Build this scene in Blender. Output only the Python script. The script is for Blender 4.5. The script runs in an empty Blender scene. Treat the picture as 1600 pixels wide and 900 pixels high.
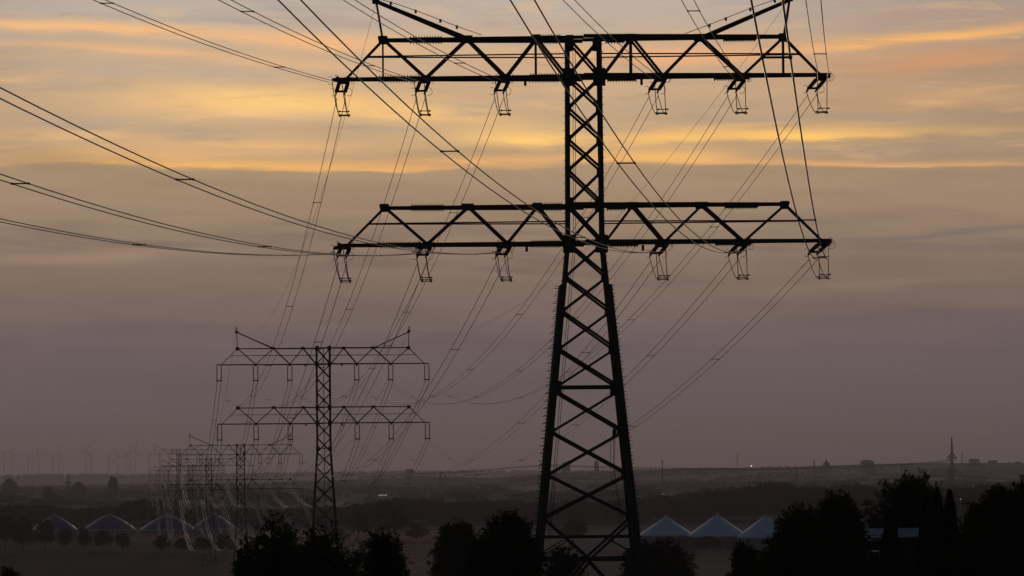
import bpy, math, random
import numpy as np
from mathutils import Vector, Matrix, noise
from math import radians, sin, cos, pi, sqrt, exp

C = bpy.context.scene.collection
SC = bpy.context.scene
R = radians

# ------------------------------------------------------------------ camera
F = 5900.0                       # focal length in pixels of a 1600 px wide frame (a 133 mm lens)
HORIZON = 737.0
ROLL = 0.0085
cam_d = bpy.data.cameras.new("camera"); cam = bpy.data.objects.new("camera", cam_d); C.objects.link(cam)
cam_d.sensor_width = 36.0; cam_d.lens = F / 1600 * 36.0
cam_d.clip_start = 0.5; cam_d.clip_end = 120000
cam_d.shift_y = (HORIZON - 450) / 1600
cam_d.shift_x = -(HORIZON - 450) * ROLL / 1600
cam.matrix_world = Matrix.Rotation(R(90), 4, 'X') @ Matrix.Rotation(-ROLL, 4, 'Z')
SC.camera = cam

# ------------------------------------------------------------------ sky (world)
W = bpy.data.worlds.new("World"); SC.world = W; W.use_nodes = True
NT = W.node_tree; NT.nodes.clear()

class S:                          # a tiny expression builder over Math nodes
    def __init__(s, v): s.v = v
    def _m(op, *a, clamp=False):
        n = NT.nodes.new('ShaderNodeMath'); n.operation = op; n.use_clamp = clamp
        for i, x in enumerate(a):
            if isinstance(x, S): NT.links.new(x.v, n.inputs[i])
            else: n.inputs[i].default_value = x
        return S(n.outputs[0])
    def __add__(a, b): return S._m('ADD', a, b)
    def __radd__(a, b): return S._m('ADD', a, b)
    def __sub__(a, b): return S._m('SUBTRACT', a, b)
    def __rsub__(a, b): return S._m('SUBTRACT', b, a)
    def __mul__(a, b): return S._m('MULTIPLY', a, b)
    def __rmul__(a, b): return S._m('MULTIPLY', a, b)
    def __truediv__(a, b): return S._m('DIVIDE', a, b)
def smooth(x, lo, hi):
    n = NT.nodes.new('ShaderNodeMapRange'); n.interpolation_type = 'SMOOTHSTEP'
    NT.links.new(x.v, n.inputs['Value'])
    n.inputs['From Min'].default_value = lo; n.inputs['From Max'].default_value = hi
    return S(n.outputs[0])
def combine(x, y, z):
    n = NT.nodes.new('ShaderNodeCombineXYZ')
    for i, a in enumerate((x, y, z)):
        if isinstance(a, S): NT.links.new(a.v, n.inputs[i])
        else: n.inputs[i].default_value = a
    return n.outputs[0]
def wnoise(vec, scale, detail=4, rough=.5, dist=0.):
    n = NT.nodes.new('ShaderNodeTexNoise'); n.inputs['Scale'].default_value = scale
    n.inputs['Detail'].default_value = detail; n.inputs['Roughness'].default_value = rough
    n.inputs['Distortion'].default_value = dist
    NT.links.new(vec, n.inputs['Vector']); return S(n.outputs['Fac'])
def mixc(f, a, b):
    n = NT.nodes.new('ShaderNodeMix'); n.data_type = 'RGBA'
    if isinstance(f, S): NT.links.new(f.v, n.inputs[0])
    else: n.inputs[0].default_value = f
    for i, x in ((6, a), (7, b)):
        if isinstance(x, tuple): n.inputs[i].default_value = (*x, 1)
        else: NT.links.new(x, n.inputs[i])
    return n.outputs[2]
def lin(r, g, b):
    f = lambda c: (c / 255 / 12.92) if c <= 10 else ((c / 255 + .055) / 1.055) ** 2.4
    return (f(r), f(g), f(b))

tc = NT.nodes.new('ShaderNodeTexCoord')
sep = NT.nodes.new('ShaderNodeSeparateXYZ'); NT.links.new(tc.outputs['Generated'], sep.inputs[0])
vx, vy, vz = S(sep.outputs[0]), S(sep.outputs[1]), S(sep.outputs[2])
EL = S._m('ARCSINE', vz) * (180 / pi)                 # elevation, degrees
AZ = S._m('ARCTAN2', vx, vy) * (180 / pi)             # azimuth from the view axis, degrees
n1 = wnoise(combine(AZ * .16, EL * .55, 3.1), 1.0, 3, .5)      # broad wander
n2 = wnoise(combine(AZ * .22, EL * 2.2 + AZ * .06, 7.7), 1.0, 5, .55)   # streaks
n3 = wnoise(combine(AZ * .75, EL * 5.5 + AZ * .2, 1.3), 1.0, 5, .6)   # fine wisps
E2 = EL + (n1 - .5) * .75 + (n2 - .5) * .55 + (n3 - .5) * .16
ramp = NT.nodes.new('ShaderNodeValToRGB'); ramp.color_ramp.interpolation = 'LINEAR'
stops = [(-.3, (84, 73, 78)), (.3, (97, 84, 88)), (.85, (104, 90, 93)), (1.5, (108, 94, 97)), (1.9, (113, 98, 100)), (2.15, (119, 103, 101)),
         (2.4, (127, 109, 99)), (2.8, (133, 114, 100)), (3.3, (148, 125, 105)), (3.75, (160, 136, 110)), (4.2, (171, 145, 115)), (4.5, (180, 151, 118)),
         (4.9, (205, 171, 132)), (5.6, (213, 177, 138)), (6.3, (211, 180, 148)), (7.0, (198, 183, 167)), (8.5, (174, 166, 162)), (12., (135, 146, 168)), (20., (125, 141, 172))]
fac = (EL * .35 + E2 * .65 + .3) / 20.3
NT.links.new(fac.v, ramp.inputs[0])
els = ramp.color_ramp.elements
while len(els) < len(stops): els.new(.5)
for e, (d, c) in zip(els, stops):
    e.position = (d + .3) / 20.3; e.color = (*lin(*c), 1)
sky = ramp.outputs[0]
# grey-blue cloud bodies between the lit edges
sky = mixc(smooth(n2 * .6 + n3 * .4, .48, .70) * smooth(EL, 3.6, 5.) * .55, sky, lin(150, 141, 134))
sky = mixc(smooth(n2, .52, .68) * smooth(EL, .8, 2.0) * (1 - smooth(EL, 3.4, 4.4)) * .5, sky, lin(98, 86, 84))
# the sky is duller and browner towards the right (away from the sunset point)
sky = mixc(smooth(AZ, 1.5, 8.5) * smooth(EL, 3.0, 5.2) * .55, sky, lin(160, 132, 112))
sky = mixc(smooth(AZ * -1.0, 5.6, 9.5) * smooth(EL, 2.0, 5.2) * .35, sky, lin(150, 130, 116))
# sunlit cloud bands: (azimuth, elevation, half width, half height, tilt, sharp lower edge, strength, colour)
bands = [
    (-4.7, 4.62, 2.9, .13, .00, 2.5, .90, (238, 180, 104)), (-2.4, 4.57, 2.6, .085, .00, 2.5, .75, (232, 172, 102)), (-5.6, 4.80, 2.0, .14, .02, .5, .55, (230, 178, 112)),
    (-6.6, 5.08, 1.7, .10, .02, 0.5, .55, (226, 178, 122)), (-3.9, 4.98, 2.0, .12, -.02, 0.3, .50, (236, 182, 116)), (-4.9, 5.15, .9, .09, .0, .0, .55, (164, 148, 132)), (-5.6, 5.36, 1.6, .07, .02, .0, .35, (166, 150, 134)),
    (-3.7, 5.66, 1.4, .20, -.05, 0.2, .85, (246, 198, 122)), (-4.4, 5.56, 1.9, .26, -.02, 0.2, .50, (238, 190, 122)), (-1.6, 5.50, 1.5, .22, -.16, 0.3, .65, (242, 192, 118)), (-2.2, 5.25, 1.6, .05, -.08, .0, .45, (174, 154, 134)),
    (.2, 4.96, 1.1, .20, -.05, 0.6, .85, (246, 196, 114)), (-.6, 4.66, 1.3, .08, .0, 1., .6, (232, 174, 106)), (2.1, 4.68, 1.4, .13, .0, 1.0, .90, (242, 184, 104)), (2.6, 5.0, 1.3, .10, .02, .6, .8, (244, 188, 106)), (2.4, 5.45, 1.6, .12, .03, .0, .45, (176, 152, 130)),
    (-6.4, 6.70, 2.6, .12, -.03, 0.3, .85, (236, 180, 122)), (-6.0, 6.38, 2.2, .07, -.03, 0.3, .60, (232, 178, 124)), (-2.9, 6.52, 1.7, .15, -.06, 0.2, .75, (238, 180, 120)), (-3.4, 6.2, 1.6, .07, -.05, .2, .5, (230, 178, 126)), (-5.6, 6.1, 1.8, .09, .0, .0, .4, (176, 158, 142)), (-2.7, 6.86, 1.0, .06, -.05, .0, .4, (178, 152, 134)),
    (4.3, 4.98, 2.3, .11, .03, 1.5, .98, (252, 194, 104)), (5.0, 4.60, 3.4, .06, -.01, 1.5, .85, (226, 168, 110)), (3.4, 5.14, 1.2, .05, .05, .0, .55, (232, 180, 124)), (5.3, 5.16, 1.0, .035, .07, .0, .5, (222, 174, 124)),
    (6.0, 6.42, 2.0, .12, .075, .8, .82, (236, 174, 102)), (6.3, 6.05, 1.9, .22, .05, 0.3, .80, (196, 144, 104)), (2.2, 6.25, 1.9, .18, .0, 0.2, .65, (228, 166, 112)), (6.4, 6.8, 1.6, .14, .04, .0, .5, (168, 142, 128)),
    (6.6, 5.50, 1.5, .16, .03, 0.3, .60, (216, 168, 118)), (4.8, 5.24, 2.2, .07, .0, .0, .55, (166, 148, 130)), (6.0, 4.80, 2.2, .055, .02, .0, .6, (164, 140, 120)),
    (6.5, 3.53, 2.2, .045, .10, .0, .75, (120, 104, 96)), (6.9, 3.30, 1.6, .035, .08, .0, .55, (122, 106, 98)), (5.2, 2.72, 1.9, .09, .04, .0, .5, (146, 119, 106)), (-6.2, 3.3, 2.2, .10, .06, .0, .35, (164, 138, 112)), (5.4, 3.3, 2.2, .06, .06, .0, .35, (124, 108, 97)),
    (5.6, 2.25, 2.4, .08, .03, .0, .4, (98, 85, 87)), (-4.0, 2.05, 2.6, .07, .02, .0, .4, (112, 95, 96)), (4.4, 1.95, 1.8, .05, .02, .0, .35, (112, 94, 92)), (-5.4, 2.75, 2.0, .06, .03, .0, .3, (122, 104, 94))]
E3 = EL + (n1 - .5) * .34 + (n2 - .5) * .26 + (n3 - .5) * .14
for a, e, ra, re, ti, sh, st, col in bands:
    dx0 = AZ - a
    dx = (dx0 + (n1 - .5) * 1.2) * (1 / ra)
    dy = (E3 - dx0 * ti - e) * (1 / re)
    if sh: dy = dy + S._m('MINIMUM', dy, 0.0) * sh
    q = dx * dx + dy * dy
    g = S._m('POWER', 2.7183, q * -1.0)
    g = g * (.62 + smooth(n2 * .5 + n3 * .5, .34, .60) * .5) * (st * 1.12)
    sky = mixc(S._m('MINIMUM', g, 1.0), sky, tuple(c * 1.22 for c in lin(*col)))
# thin bright wisps
n4 = wnoise(combine(AZ * .5, EL * 4.2 - AZ * .12, 21.), 1.0, 6, .62, .4)
sky = mixc(smooth(n4, .54, .70) * smooth(EL, 4.3, 4.9) * .38, sky, lin(240, 190, 134))
sky = mixc(smooth(n4 * -1.0 + 1.0, .56, .74) * smooth(EL, 4.3, 4.9) * .32, sky, lin(160, 143, 128))
# faint uneven streaks all through the lower sky
mod = (n2 - .5) * .42 + (n3 - .5) * .16 + (n4 - .5) * .10
mod = mod * smooth(EL, .5, 1.6) * (1 - smooth(EL, 6.0, 8.0)) + 1.0
_v = NT.nodes.new('ShaderNodeVectorMath'); _v.operation = 'SCALE'
NT.links.new(sky, _v.inputs[0]); NT.links.new(mod.v, _v.inputs['Scale']); sky = _v.outputs[0]
nish = NT.nodes.new('ShaderNodeTexSky'); nish.sky_type = 'NISHITA'; nish.sun_disc = False
SUN_EL, SUN_AZ = R(2.0), R(-3.0)
nish.sun_elevation = SUN_EL; nish.sun_rotation = SUN_AZ
nish.air_density = 1.2; nish.dust_density = 1.5; nish.ozone_density = 2.0
sc_n = NT.nodes.new('ShaderNodeVectorMath'); sc_n.operation = 'SCALE'
NT.links.new(nish.outputs[0], sc_n.inputs[0]); sc_n.inputs['Scale'].default_value = .05
away = smooth(S._m('ABSOLUTE', AZ), 25, 110)
up = smooth(EL, 9, 24)
f = 1 - (1 - away) * (1 - up)
sky = mixc(f, sky, sc_n.outputs[0])
sky = mixc(smooth(EL, -1.5, -.4), (.012, .012, .012), sky)
bg = NT.nodes.new('ShaderNodeBackground'); bg.inputs['Strength'].default_value = 1.0
NT.links.new(sky, bg.inputs[0])
wo = NT.nodes.new('ShaderNodeOutputWorld'); NT.links.new(bg.outputs[0], wo.inputs[0])
W.cycles.sampling_method = 'MANUAL'; W.cycles.sample_map_resolution = 512

# ------------------------------------------------------------------ sun, exposure
sun_d = bpy.data.lights.new("sun", 'SUN'); sun = bpy.data.objects.new("sun", sun_d); C.objects.link(sun)
sun_d.energy = .10; sun_d.angle = R(3); sun_d.color = (1, .72, .45)
to_sun = Vector((sin(SUN_AZ) * cos(SUN_EL), cos(SUN_AZ) * cos(SUN_EL), sin(SUN_EL)))
sun.rotation_euler = to_sun.to_track_quat('Z', 'Y').to_euler()
vs = SC.view_settings; SC.display_settings.display_device = 'sRGB'
vs.view_transform = 'Standard'; vs.look = 'None'; vs.gamma = 1; vs.exposure = 0; vs.use_curve_mapping = False
SC.render.engine = 'CYCLES'
SC.cycles.max_bounces = 5; SC.cycles.diffuse_bounces = 2; SC.cycles.glossy_bounces = 2; SC.cycles.volume_bounces = 0
SC.cycles.use_denoising = True
SC.render.filter_size = 1.4 if hasattr(SC.render, 'filter_size') else 1.5
HAZE = 6.6e-5

# ------------------------------------------------------------------ materials
def mat(name, col, rough=.8, metal=0., col2=None, scale=3., spec=.3, ramp_lo=.35, ramp_hi=.65, detail=5):
    m = bpy.data.materials.new(name); m.use_nodes = True
    nt = m.node_tree; b = nt.nodes['Principled BSDF']
    b.inputs['Base Color'].default_value = (*col, 1); b.inputs['Roughness'].default_value = rough
    b.inputs['Metallic'].default_value = metal; b.inputs['Specular IOR Level'].default_value = spec
    if col2:
        t = nt.nodes.new('ShaderNodeTexCoord'); n = nt.nodes.new('ShaderNodeTexNoise')
        n.inputs['Scale'].default_value = scale; n.inputs['Detail'].default_value = detail
        r = nt.nodes.new('ShaderNodeValToRGB')
        r.color_ramp.elements[0].position = ramp_lo; r.color_ramp.elements[1].position = ramp_hi
        r.color_ramp.elements[0].color = (*col, 1); r.color_ramp.elements[1].color = (*col2, 1)
        nt.links.new(t.outputs['Object'], n.inputs['Vector']); nt.links.new(n.outputs['Fac'], r.inputs[0])
        nt.links.new(r.outputs[0], b.inputs['Base Color'])
    return m
STEEL = mat("weathered_steel", (.035, .04, .048), .65, .2, (.05, .048, .045), 1.5)
FARSTEEL = mat("grey_steel", (.05, .05, .055), .65, .2, (.07, .068, .065), 1.5)
ALU = mat("aluminium_conductor", (.36, .345, .33), .36, .9)
PORC = mat("brown_porcelain", (.06, .035, .025), .3)
LEAF = mat("dark_leaves", (.022, .028, .013), .8, 0, (.044, .052, .022), .9, .1)
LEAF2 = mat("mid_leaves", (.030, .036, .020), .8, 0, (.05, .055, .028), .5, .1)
CONIF = mat("conifer_leaves", (.012, .016, .010), .85, 0, (.022, .028, .014), 2., .1)
HAZEWOOD = mat("haze_paled_foliage", (.075, .078, .065), .9, 0, (.11, .108, .09), .05, .05)  # far foliage paled in its colour, standing in for thicker haze
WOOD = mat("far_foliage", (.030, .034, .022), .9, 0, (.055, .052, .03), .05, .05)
BARK = mat("bark", (.03, .026, .022), .95, 0, (.05, .042, .034), 4.)
CONC = mat("concrete", (.20, .19, .18), .9, 0, (.28, .27, .25), .3)
MEMB = mat("pale_blue_membrane", (.58, .68, .92), .4, 0, (.64, .74, .95), .25, .4)
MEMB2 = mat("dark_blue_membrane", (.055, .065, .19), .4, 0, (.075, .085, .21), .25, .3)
for _m in (MEMB, MEMB2):
    _b = _m.node_tree.nodes['Principled BSDF']; _b.inputs['Coat Weight'].default_value = .45 if _m is MEMB else .3; _b.inputs['Coat Roughness'].default_value = .22
RIMW = mat("pale_rim", (.6, .6, .62), .45, .3)
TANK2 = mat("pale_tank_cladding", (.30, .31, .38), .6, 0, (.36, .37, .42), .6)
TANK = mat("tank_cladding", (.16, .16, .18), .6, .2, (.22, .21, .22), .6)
ROOFM = mat("blue_grey_metal_roof", (.10, .15, .28), .55, 0, (.14, .20, .34), .8, .15)
WALLM = mat("house_render", (.03, .03, .032), .9, 0, (.045, .045, .045), 1.)
TOWNW = mat("town_walls", (.34, .33, .32), .9, 0, (.6, .58, .56), .013)
TOWNG = mat("town_glass", (.16, .16, .17), .35)
TOWNR = mat("town_roofs", (.14, .08, .07), .8, 0, (.18, .15, .14), .02)
SHINY = mat("glass_roof", (.8, .8, .82), .12, .85)
WHITEP = mat("white_paint", (.7, .7, .7), .5)
FRAMEM = mat("dark_window_frame", (.06, .055, .05), .6)
GLASS = mat("window_glass", (.03, .035, .045), .08, 0, spec=.8)
def emit(name, col, s):
    m = bpy.data.materials.new(name); m.use_nodes = True; b = m.node_tree.nodes['Principled BSDF']
    b.inputs['Base Color'].default_value = (.8, .8, .8, 1)
    b.inputs['Emission Color'].default_value = (*col, 1); b.inputs['Emission Strength'].default_value = s
    return m
ALU2 = mat("dull_conductor", (.24, .225, .22), .45, .85)
LAMP = emit("lamp_glass", (1, .86, .65), 3.5)

def field_mat(name, a, b, sx, sy, rough=.95):
    m = bpy.data.materials.new(name); m.use_nodes = True; nt = m.node_tree; bs = nt.nodes['Principled BSDF']
    bs.inputs['Roughness'].default_value = rough; bs.inputs['Specular IOR Level'].default_value = .1
    t = nt.nodes.new('ShaderNodeTexCoord'); mp = nt.nodes.new('ShaderNodeMapping')
    mp.inputs['Scale'].default_value = (sx, sy, 1); mp.inputs['Rotation'].default_value = (0, 0, R(4))
    n = nt.nodes.new('ShaderNodeTexNoise'); n.inputs['Scale'].default_value = 1; n.inputs['Detail'].default_value = 6
    n.inputs['Roughness'].default_value = .65
    r = nt.nodes.new('ShaderNodeValToRGB'); r.color_ramp.elements[0].position = .36; r.color_ramp.elements[1].position = .64
    r.color_ramp.elements[0].color = (*a, 1); r.color_ramp.elements[1].color = (*b, 1)
    nt.links.new(t.outputs['Object'], mp.inputs[0]); nt.links.new(mp.outputs[0], n.inputs['Vector'])
    nt.links.new(n.outputs['Fac'], r.inputs[0]); nt.links.new(r.outputs[0], bs.inputs['Base Color'])
    return m
STUBBLE = field_mat("stubble", (.17, .085, .062), (.36, .18, .13), .004, .06)
REDF = field_mat("red_field", (.30, .07, .055), (.46, .12, .09), .006, .08)
MEADOW = field_mat("meadow", (.010, .013, .009), (.022, .024, .015), .008, .03)
EARTHM = field_mat("bare_earth", (.11, .088, .07), (.20, .165, .135), .004, .07)

# ground: a patchwork of fields from Voronoi cells with grass noise over it
GROUND = bpy.data.materials.new("countryside"); GROUND.use_nodes = True
nt = GROUND.node_tree; bs = nt.nodes['Principled BSDF']; bs.inputs['Roughness'].default_value = .95; bs.inputs['Specular IOR Level'].default_value = .1
t = nt.nodes.new('ShaderNodeTexCoord'); v = nt.nodes.new('ShaderNodeTexVoronoi'); v.inputs['Scale'].default_value = .0026
rp = nt.nodes.new('ShaderNodeValToRGB'); rp.color_ramp.interpolation = 'CONSTANT'
for i, (p, c) in enumerate([(0, (.12, .115, .11)), (.26, (.20, .185, .18)), (.45, (.30, .27, .27)), (.62, (.15, .14, .135)), (.8, (.42, .38, .38))]):
    e = rp.color_ramp.elements[i] if i < 2 else rp.color_ramp.elements.new(p)
    e.position = p; e.color = (*c, 1)
ns = nt.nodes.new('ShaderNodeTexNoise'); ns.inputs['Scale'].default_value = .05; ns.inputs['Detail'].default_value = 8
mx = nt.nodes.new('ShaderNodeMix'); mx.data_type = 'RGBA'; mx.blend_type = 'MULTIPLY'; mx.inputs[0].default_value = .35
sx = nt.nodes.new('ShaderNodeSeparateColor')
nt.links.new(t.outputs['Object'], v.inputs['Vector']); nt.links.new(v.outputs['Color'], sx.inputs[0]); nt.links.new(sx.outputs[0], rp.inputs[0])
nt.links.new(t.outputs['Object'], ns.inputs['Vector'])
nt.links.new(rp.outputs[0], mx.inputs[6]); nt.links.new(ns.outputs['Fac'], mx.inputs[7]); nt.links.new(mx.outputs[2], bs.inputs['Base Color'])

# ------------------------------------------------------------------ helpers
def tag(o, label=None, cat=None, group=None, kind=None):
    if label: o['label'] = label
    if cat: o['category'] = cat
    if group: o['group'] = group
    if kind: o['kind'] = kind
    return o
def empty(name, loc=(0, 0, 0), rz=0):
    o = bpy.data.objects.new(name, None); C.objects.link(o); o.location = loc; o.rotation_euler = (0, 0, rz)
    o.empty_display_size = .5
    return o
KIDS = {}
def adopt(o, p):
    if p is not None:
        o.parent = p; KIDS.setdefault(p.name, []).append(o)
def copy_tree(o, parent=None):
    c = o.copy(); C.objects.link(c)
    if parent is not None: adopt(c, parent)
    for ch in list(KIDS.get(o.name, [])): copy_tree(ch, c)
    return c
def link_mesh(name, me, m, parent=None):
    o = bpy.data.objects.new(name, me); C.objects.link(o)
    if m is not None:
        for q in (m if isinstance(m, (list, tuple)) else [m]): me.materials.append(q)
    adopt(o, parent)
    return o
class MB:
    def __init__(s): s.v = []; s.f = []; s.mi = []; s.k = 0
    def quadbox(s, P):            # 8 corners
        n = len(s.v); s.v += [tuple(p) for p in P]
        for q in ((3, 2, 1, 0), (4, 5, 6, 7), (1, 5, 4, 0), (2, 6, 5, 1), (3, 7, 6, 2), (0, 4, 7, 3)):
            s.f.append(tuple(n + i for i in q)); s.mi.append(s.k)
    def box(s, c, d):
        x, y, z = c; a, b, e = d[0] / 2, d[1] / 2, d[2] / 2
        s.quadbox([(x - a, y - b, z - e), (x + a, y - b, z - e), (x + a, y + b, z - e), (x - a, y + b, z - e),
                   (x - a, y - b, z + e), (x + a, y - b, z + e), (x + a, y + b, z + e), (x - a, y + b, z + e)])
    def bar(s, p, q, w, h=None, up=(0, 0, 1)):
        p, q = Vector(p), Vector(q); d = (q - p).normalized(); u = Vector(up)
        if abs(d.dot(u)) > .95: u = Vector((0, 1, 0))
        a = d.cross(u).normalized() * (w / 2); b = a.cross(d).normalized() * ((h or w) / 2)
        s.quadbox([p - a - b, p + a - b, p + a + b, p - a + b, q - a - b, q + a - b, q + a + b, q - a + b])
    def angle(s, p, q, w, sx=1, sy=1, t=None):      # an L-section: one flange across x, one across y
        p, q = Vector(p), Vector(q); d = (q - p).normalized(); t = t or w * .14
        u = Vector((0, 1, 0)) if abs(d.y) < .8 else Vector((0, 0, 1))
        a = d.cross(u).normalized(); b = a.cross(d).normalized()
        if a.x < 0: a = -a
        if b.y < 0: b = -b
        a *= sx; b *= sy
        pts = [Vector((0, 0)), Vector((w, 0)), Vector((w, t)), Vector((t, t)), Vector((t, w)), Vector((0, w))]
        n = len(s.v)
        for e in (p, q):
            for c in pts: s.v.append(tuple(e + a * (c.x - w * .3) + b * (c.y - w * .3)))
        for i in range(6):
            j = (i + 1) % 6; s.f.append((n + i, n + j, n + 6 + j, n + 6 + i)); s.mi.append(s.k)
        s.f.append((n + 5, n + 4, n + 3, n + 2, n + 1, n)); s.f.append((n + 6, n + 7, n + 8, n + 9, n + 10, n + 11)); s.mi += [s.k, s.k]
    def tube(s, path, r, n=6, cap=True):
        path = [Vector(p) for p in path]; m = len(path); base = len(s.v)
        rs = r if isinstance(r, (list, tuple)) else [r] * m
        for i, p in enumerate(path):
            d = (path[min(i + 1, m - 1)] - path[max(i - 1, 0)]).normalized()
            u = Vector((0, 0, 1)) if abs(d.z) < .9 else Vector((1, 0, 0))
            a = d.cross(u).normalized(); b = a.cross(d).normalized()
            for k in range(n):
                th = 2 * pi * k / n; s.v.append(tuple(p + (a * cos(th) + b * sin(th)) * rs[i]))
        for i in range(m - 1):
            for k in range(n):
                l = (k + 1) % n
                s.f.append((base + i * n + k, base + i * n + l, base + (i + 1) * n + l, base + (i + 1) * n + k)); s.mi.append(s.k)
        if cap:
            s.f.append(tuple(base + k for k in range(n))[::-1]); s.f.append(tuple(base + (m - 1) * n + k for k in range(n))); s.mi += [s.k, s.k]
    def lathe(s, prof, c=(0, 0, 0), n=32):
        base = len(s.v)
        for (r, z) in prof:
            for k in range(n):
                th = 2 * pi * k / n; s.v.append((c[0] + r * cos(th), c[1] + r * sin(th), c[2] + z))
        for i in range(len(prof) - 1):
            for k in range(n):
                l = (k + 1) % n
                s.f.append((base + i * n + k, base + i * n + l, base + (i + 1) * n + l, base + (i + 1) * n + k)); s.mi.append(s.k)
    def build(s, name, m, parent=None, smooth=False):
        me = bpy.data.meshes.new(name); me.from_pydata(s.v, [], s.f); me.update()
        o = link_mesh(name, me, m, parent)
        if any(s.mi): me.polygons.foreach_set('material_index', s.mi)
        if smooth: me.polygons.foreach_set('use_smooth', [True] * len(s.f))
        return o

def unroll(px, py): return px - (py - 450) * ROLL, py + (px - 800) * ROLL
def at(px, py, d):               # photograph pixel at a given distance -> world point
    x, y = unroll(px, py); return Vector(((x - 800) / F * d, d, (HORIZON - y) / F * d))

# ------------------------------------------------------------------ terrain
def sstep(a, b, x):
    t = min(1, max(0, (x - a) / (b - a))); return t * t * (3 - 2 * t)
def ground(x, y):
    s = -2.1 - .0304 * y if y > 0 else -2.1 + .004 * y
    k = 25.
    z = -31 + k * .08 * math.log1p(exp(min(40, (s + 31) / (k * .08))))
    z = max(z, -31.0)
    z += 27 * sstep(8500, 15500, y)
    z += 41 * exp(-((x - 880) / 760) ** 2 - ((y - 7600) / 1000) ** 2)
    z += 16 * exp(-((x - 2200) / 900) ** 2 - ((y - 9000) / 1200) ** 2)
    w = sstep(2400, 5000, y)
    z += w * 4.0 * noise.noise(Vector((x / 900, y / 1500, 0))) + .35 * noise.noise(Vector((x / 70, y / 160, 5.)))
    return z
def build_ground():
    ys = [-3000, -1500, -600, -200, -60] + list(np.geomspace(4, 25000, 190))
    us = np.linspace(-1, 1, 121); us = np.sign(us) * np.abs(us) ** 1.6
    V = []; Fc = []
    for y in ys:
        hw = min(7200, 500 + max(0, y) * .35 + 400)
        for u in us:
            x = u * hw if abs(u) < .985 else math.copysign(7200, u)
            V.append((x, y, ground(x, y)))
    n = len(us)
    for j in range(len(ys) - 1):
        for i in range(n - 1):
            Fc.append((j * n + i, j * n + i + 1, (j + 1) * n + i + 1, (j + 1) * n + i))
    me = bpy.data.meshes.new('ground'); me.from_pydata(V, [], Fc); me.update()
    o = link_mesh('ground', me, GROUND); me.polygons.foreach_set('use_smooth', [True] * len(Fc))
    return tag(o, 'dusky countryside of dark fields falling away to a hazy plain', 'ground', kind='structure'), min(v[2] for v in V)
GR, zmin = build_ground()

def field(name, poly, m, label, sub=14):
    # poly: four pixel corners lying on the plain (near-left, near-right, far-right, far-left)
    def onplain(px, py):
        x, y = unroll(px, py); d = 31.0 * F / (y - HORIZON)
        return Vector(((x - 800) / F * d, d))
    a, b, c, d = [onplain(*p) for p in poly]
    V = []; Fc = []
    for j in range(sub + 1):
        for i in range(sub + 1):
            u, v = i / sub, j / sub
            p = a * (1 - u) * (1 - v) + b * u * (1 - v) + c * u * v + d * (1 - u) * v
            V.append((p.x, p.y, ground(p.x, p.y) + (.45 if 'poppy' in name else .25)))
    for j in range(sub):
        for i in range(sub):
            n = sub + 1; Fc.append((j * n + i, j * n + i + 1, (j + 1) * n + i + 1, (j + 1) * n + i))
    me = bpy.data.meshes.new(name); me.from_pydata(V, [], Fc); me.update()
    o = link_mesh(name, me, m); me.polygons.foreach_set('use_smooth', [True] * len(Fc))
    return tag(o, label, 'field', kind='structure')
field('meadow', [(-60, 915), (560, 905), (470, 848), (-60, 848)], MEADOW, 'dark green meadow in the lower left of the view')
field('pasture', [(-60, 848.6), (206, 848.6), (196, 828), (-60, 828)], MEADOW, 'dim pasture under the row of round trees')
field('stubble_field', [(204, 848.6), (720, 848.6), (700, 829), (194, 829)], STUBBLE, 'reddish brown stubble field behind the row of small trees')
field('stubble_field', [(560, 930), (760, 930), (690, 849), (575, 849)], STUBBLE, 'reddish brown striped field between the shrubs and grey tree')
field('poppy_field', [(612, 849), (700, 849), (696, 841), (612, 841)], REDF, 'thin strip of red flowering field at the wood\'s foot')
field('poppy_field', [(268, 836), (372, 835), (372, 829), (268, 829)], REDF, 'thin strip of red field below the tanks behind the cables')
field('ploughed_field', [(1030, 930), (1210, 930), (1160, 862), (1040, 862)], EARTHM, 'brown furrowed field in front of the pale tank roofs')

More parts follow.
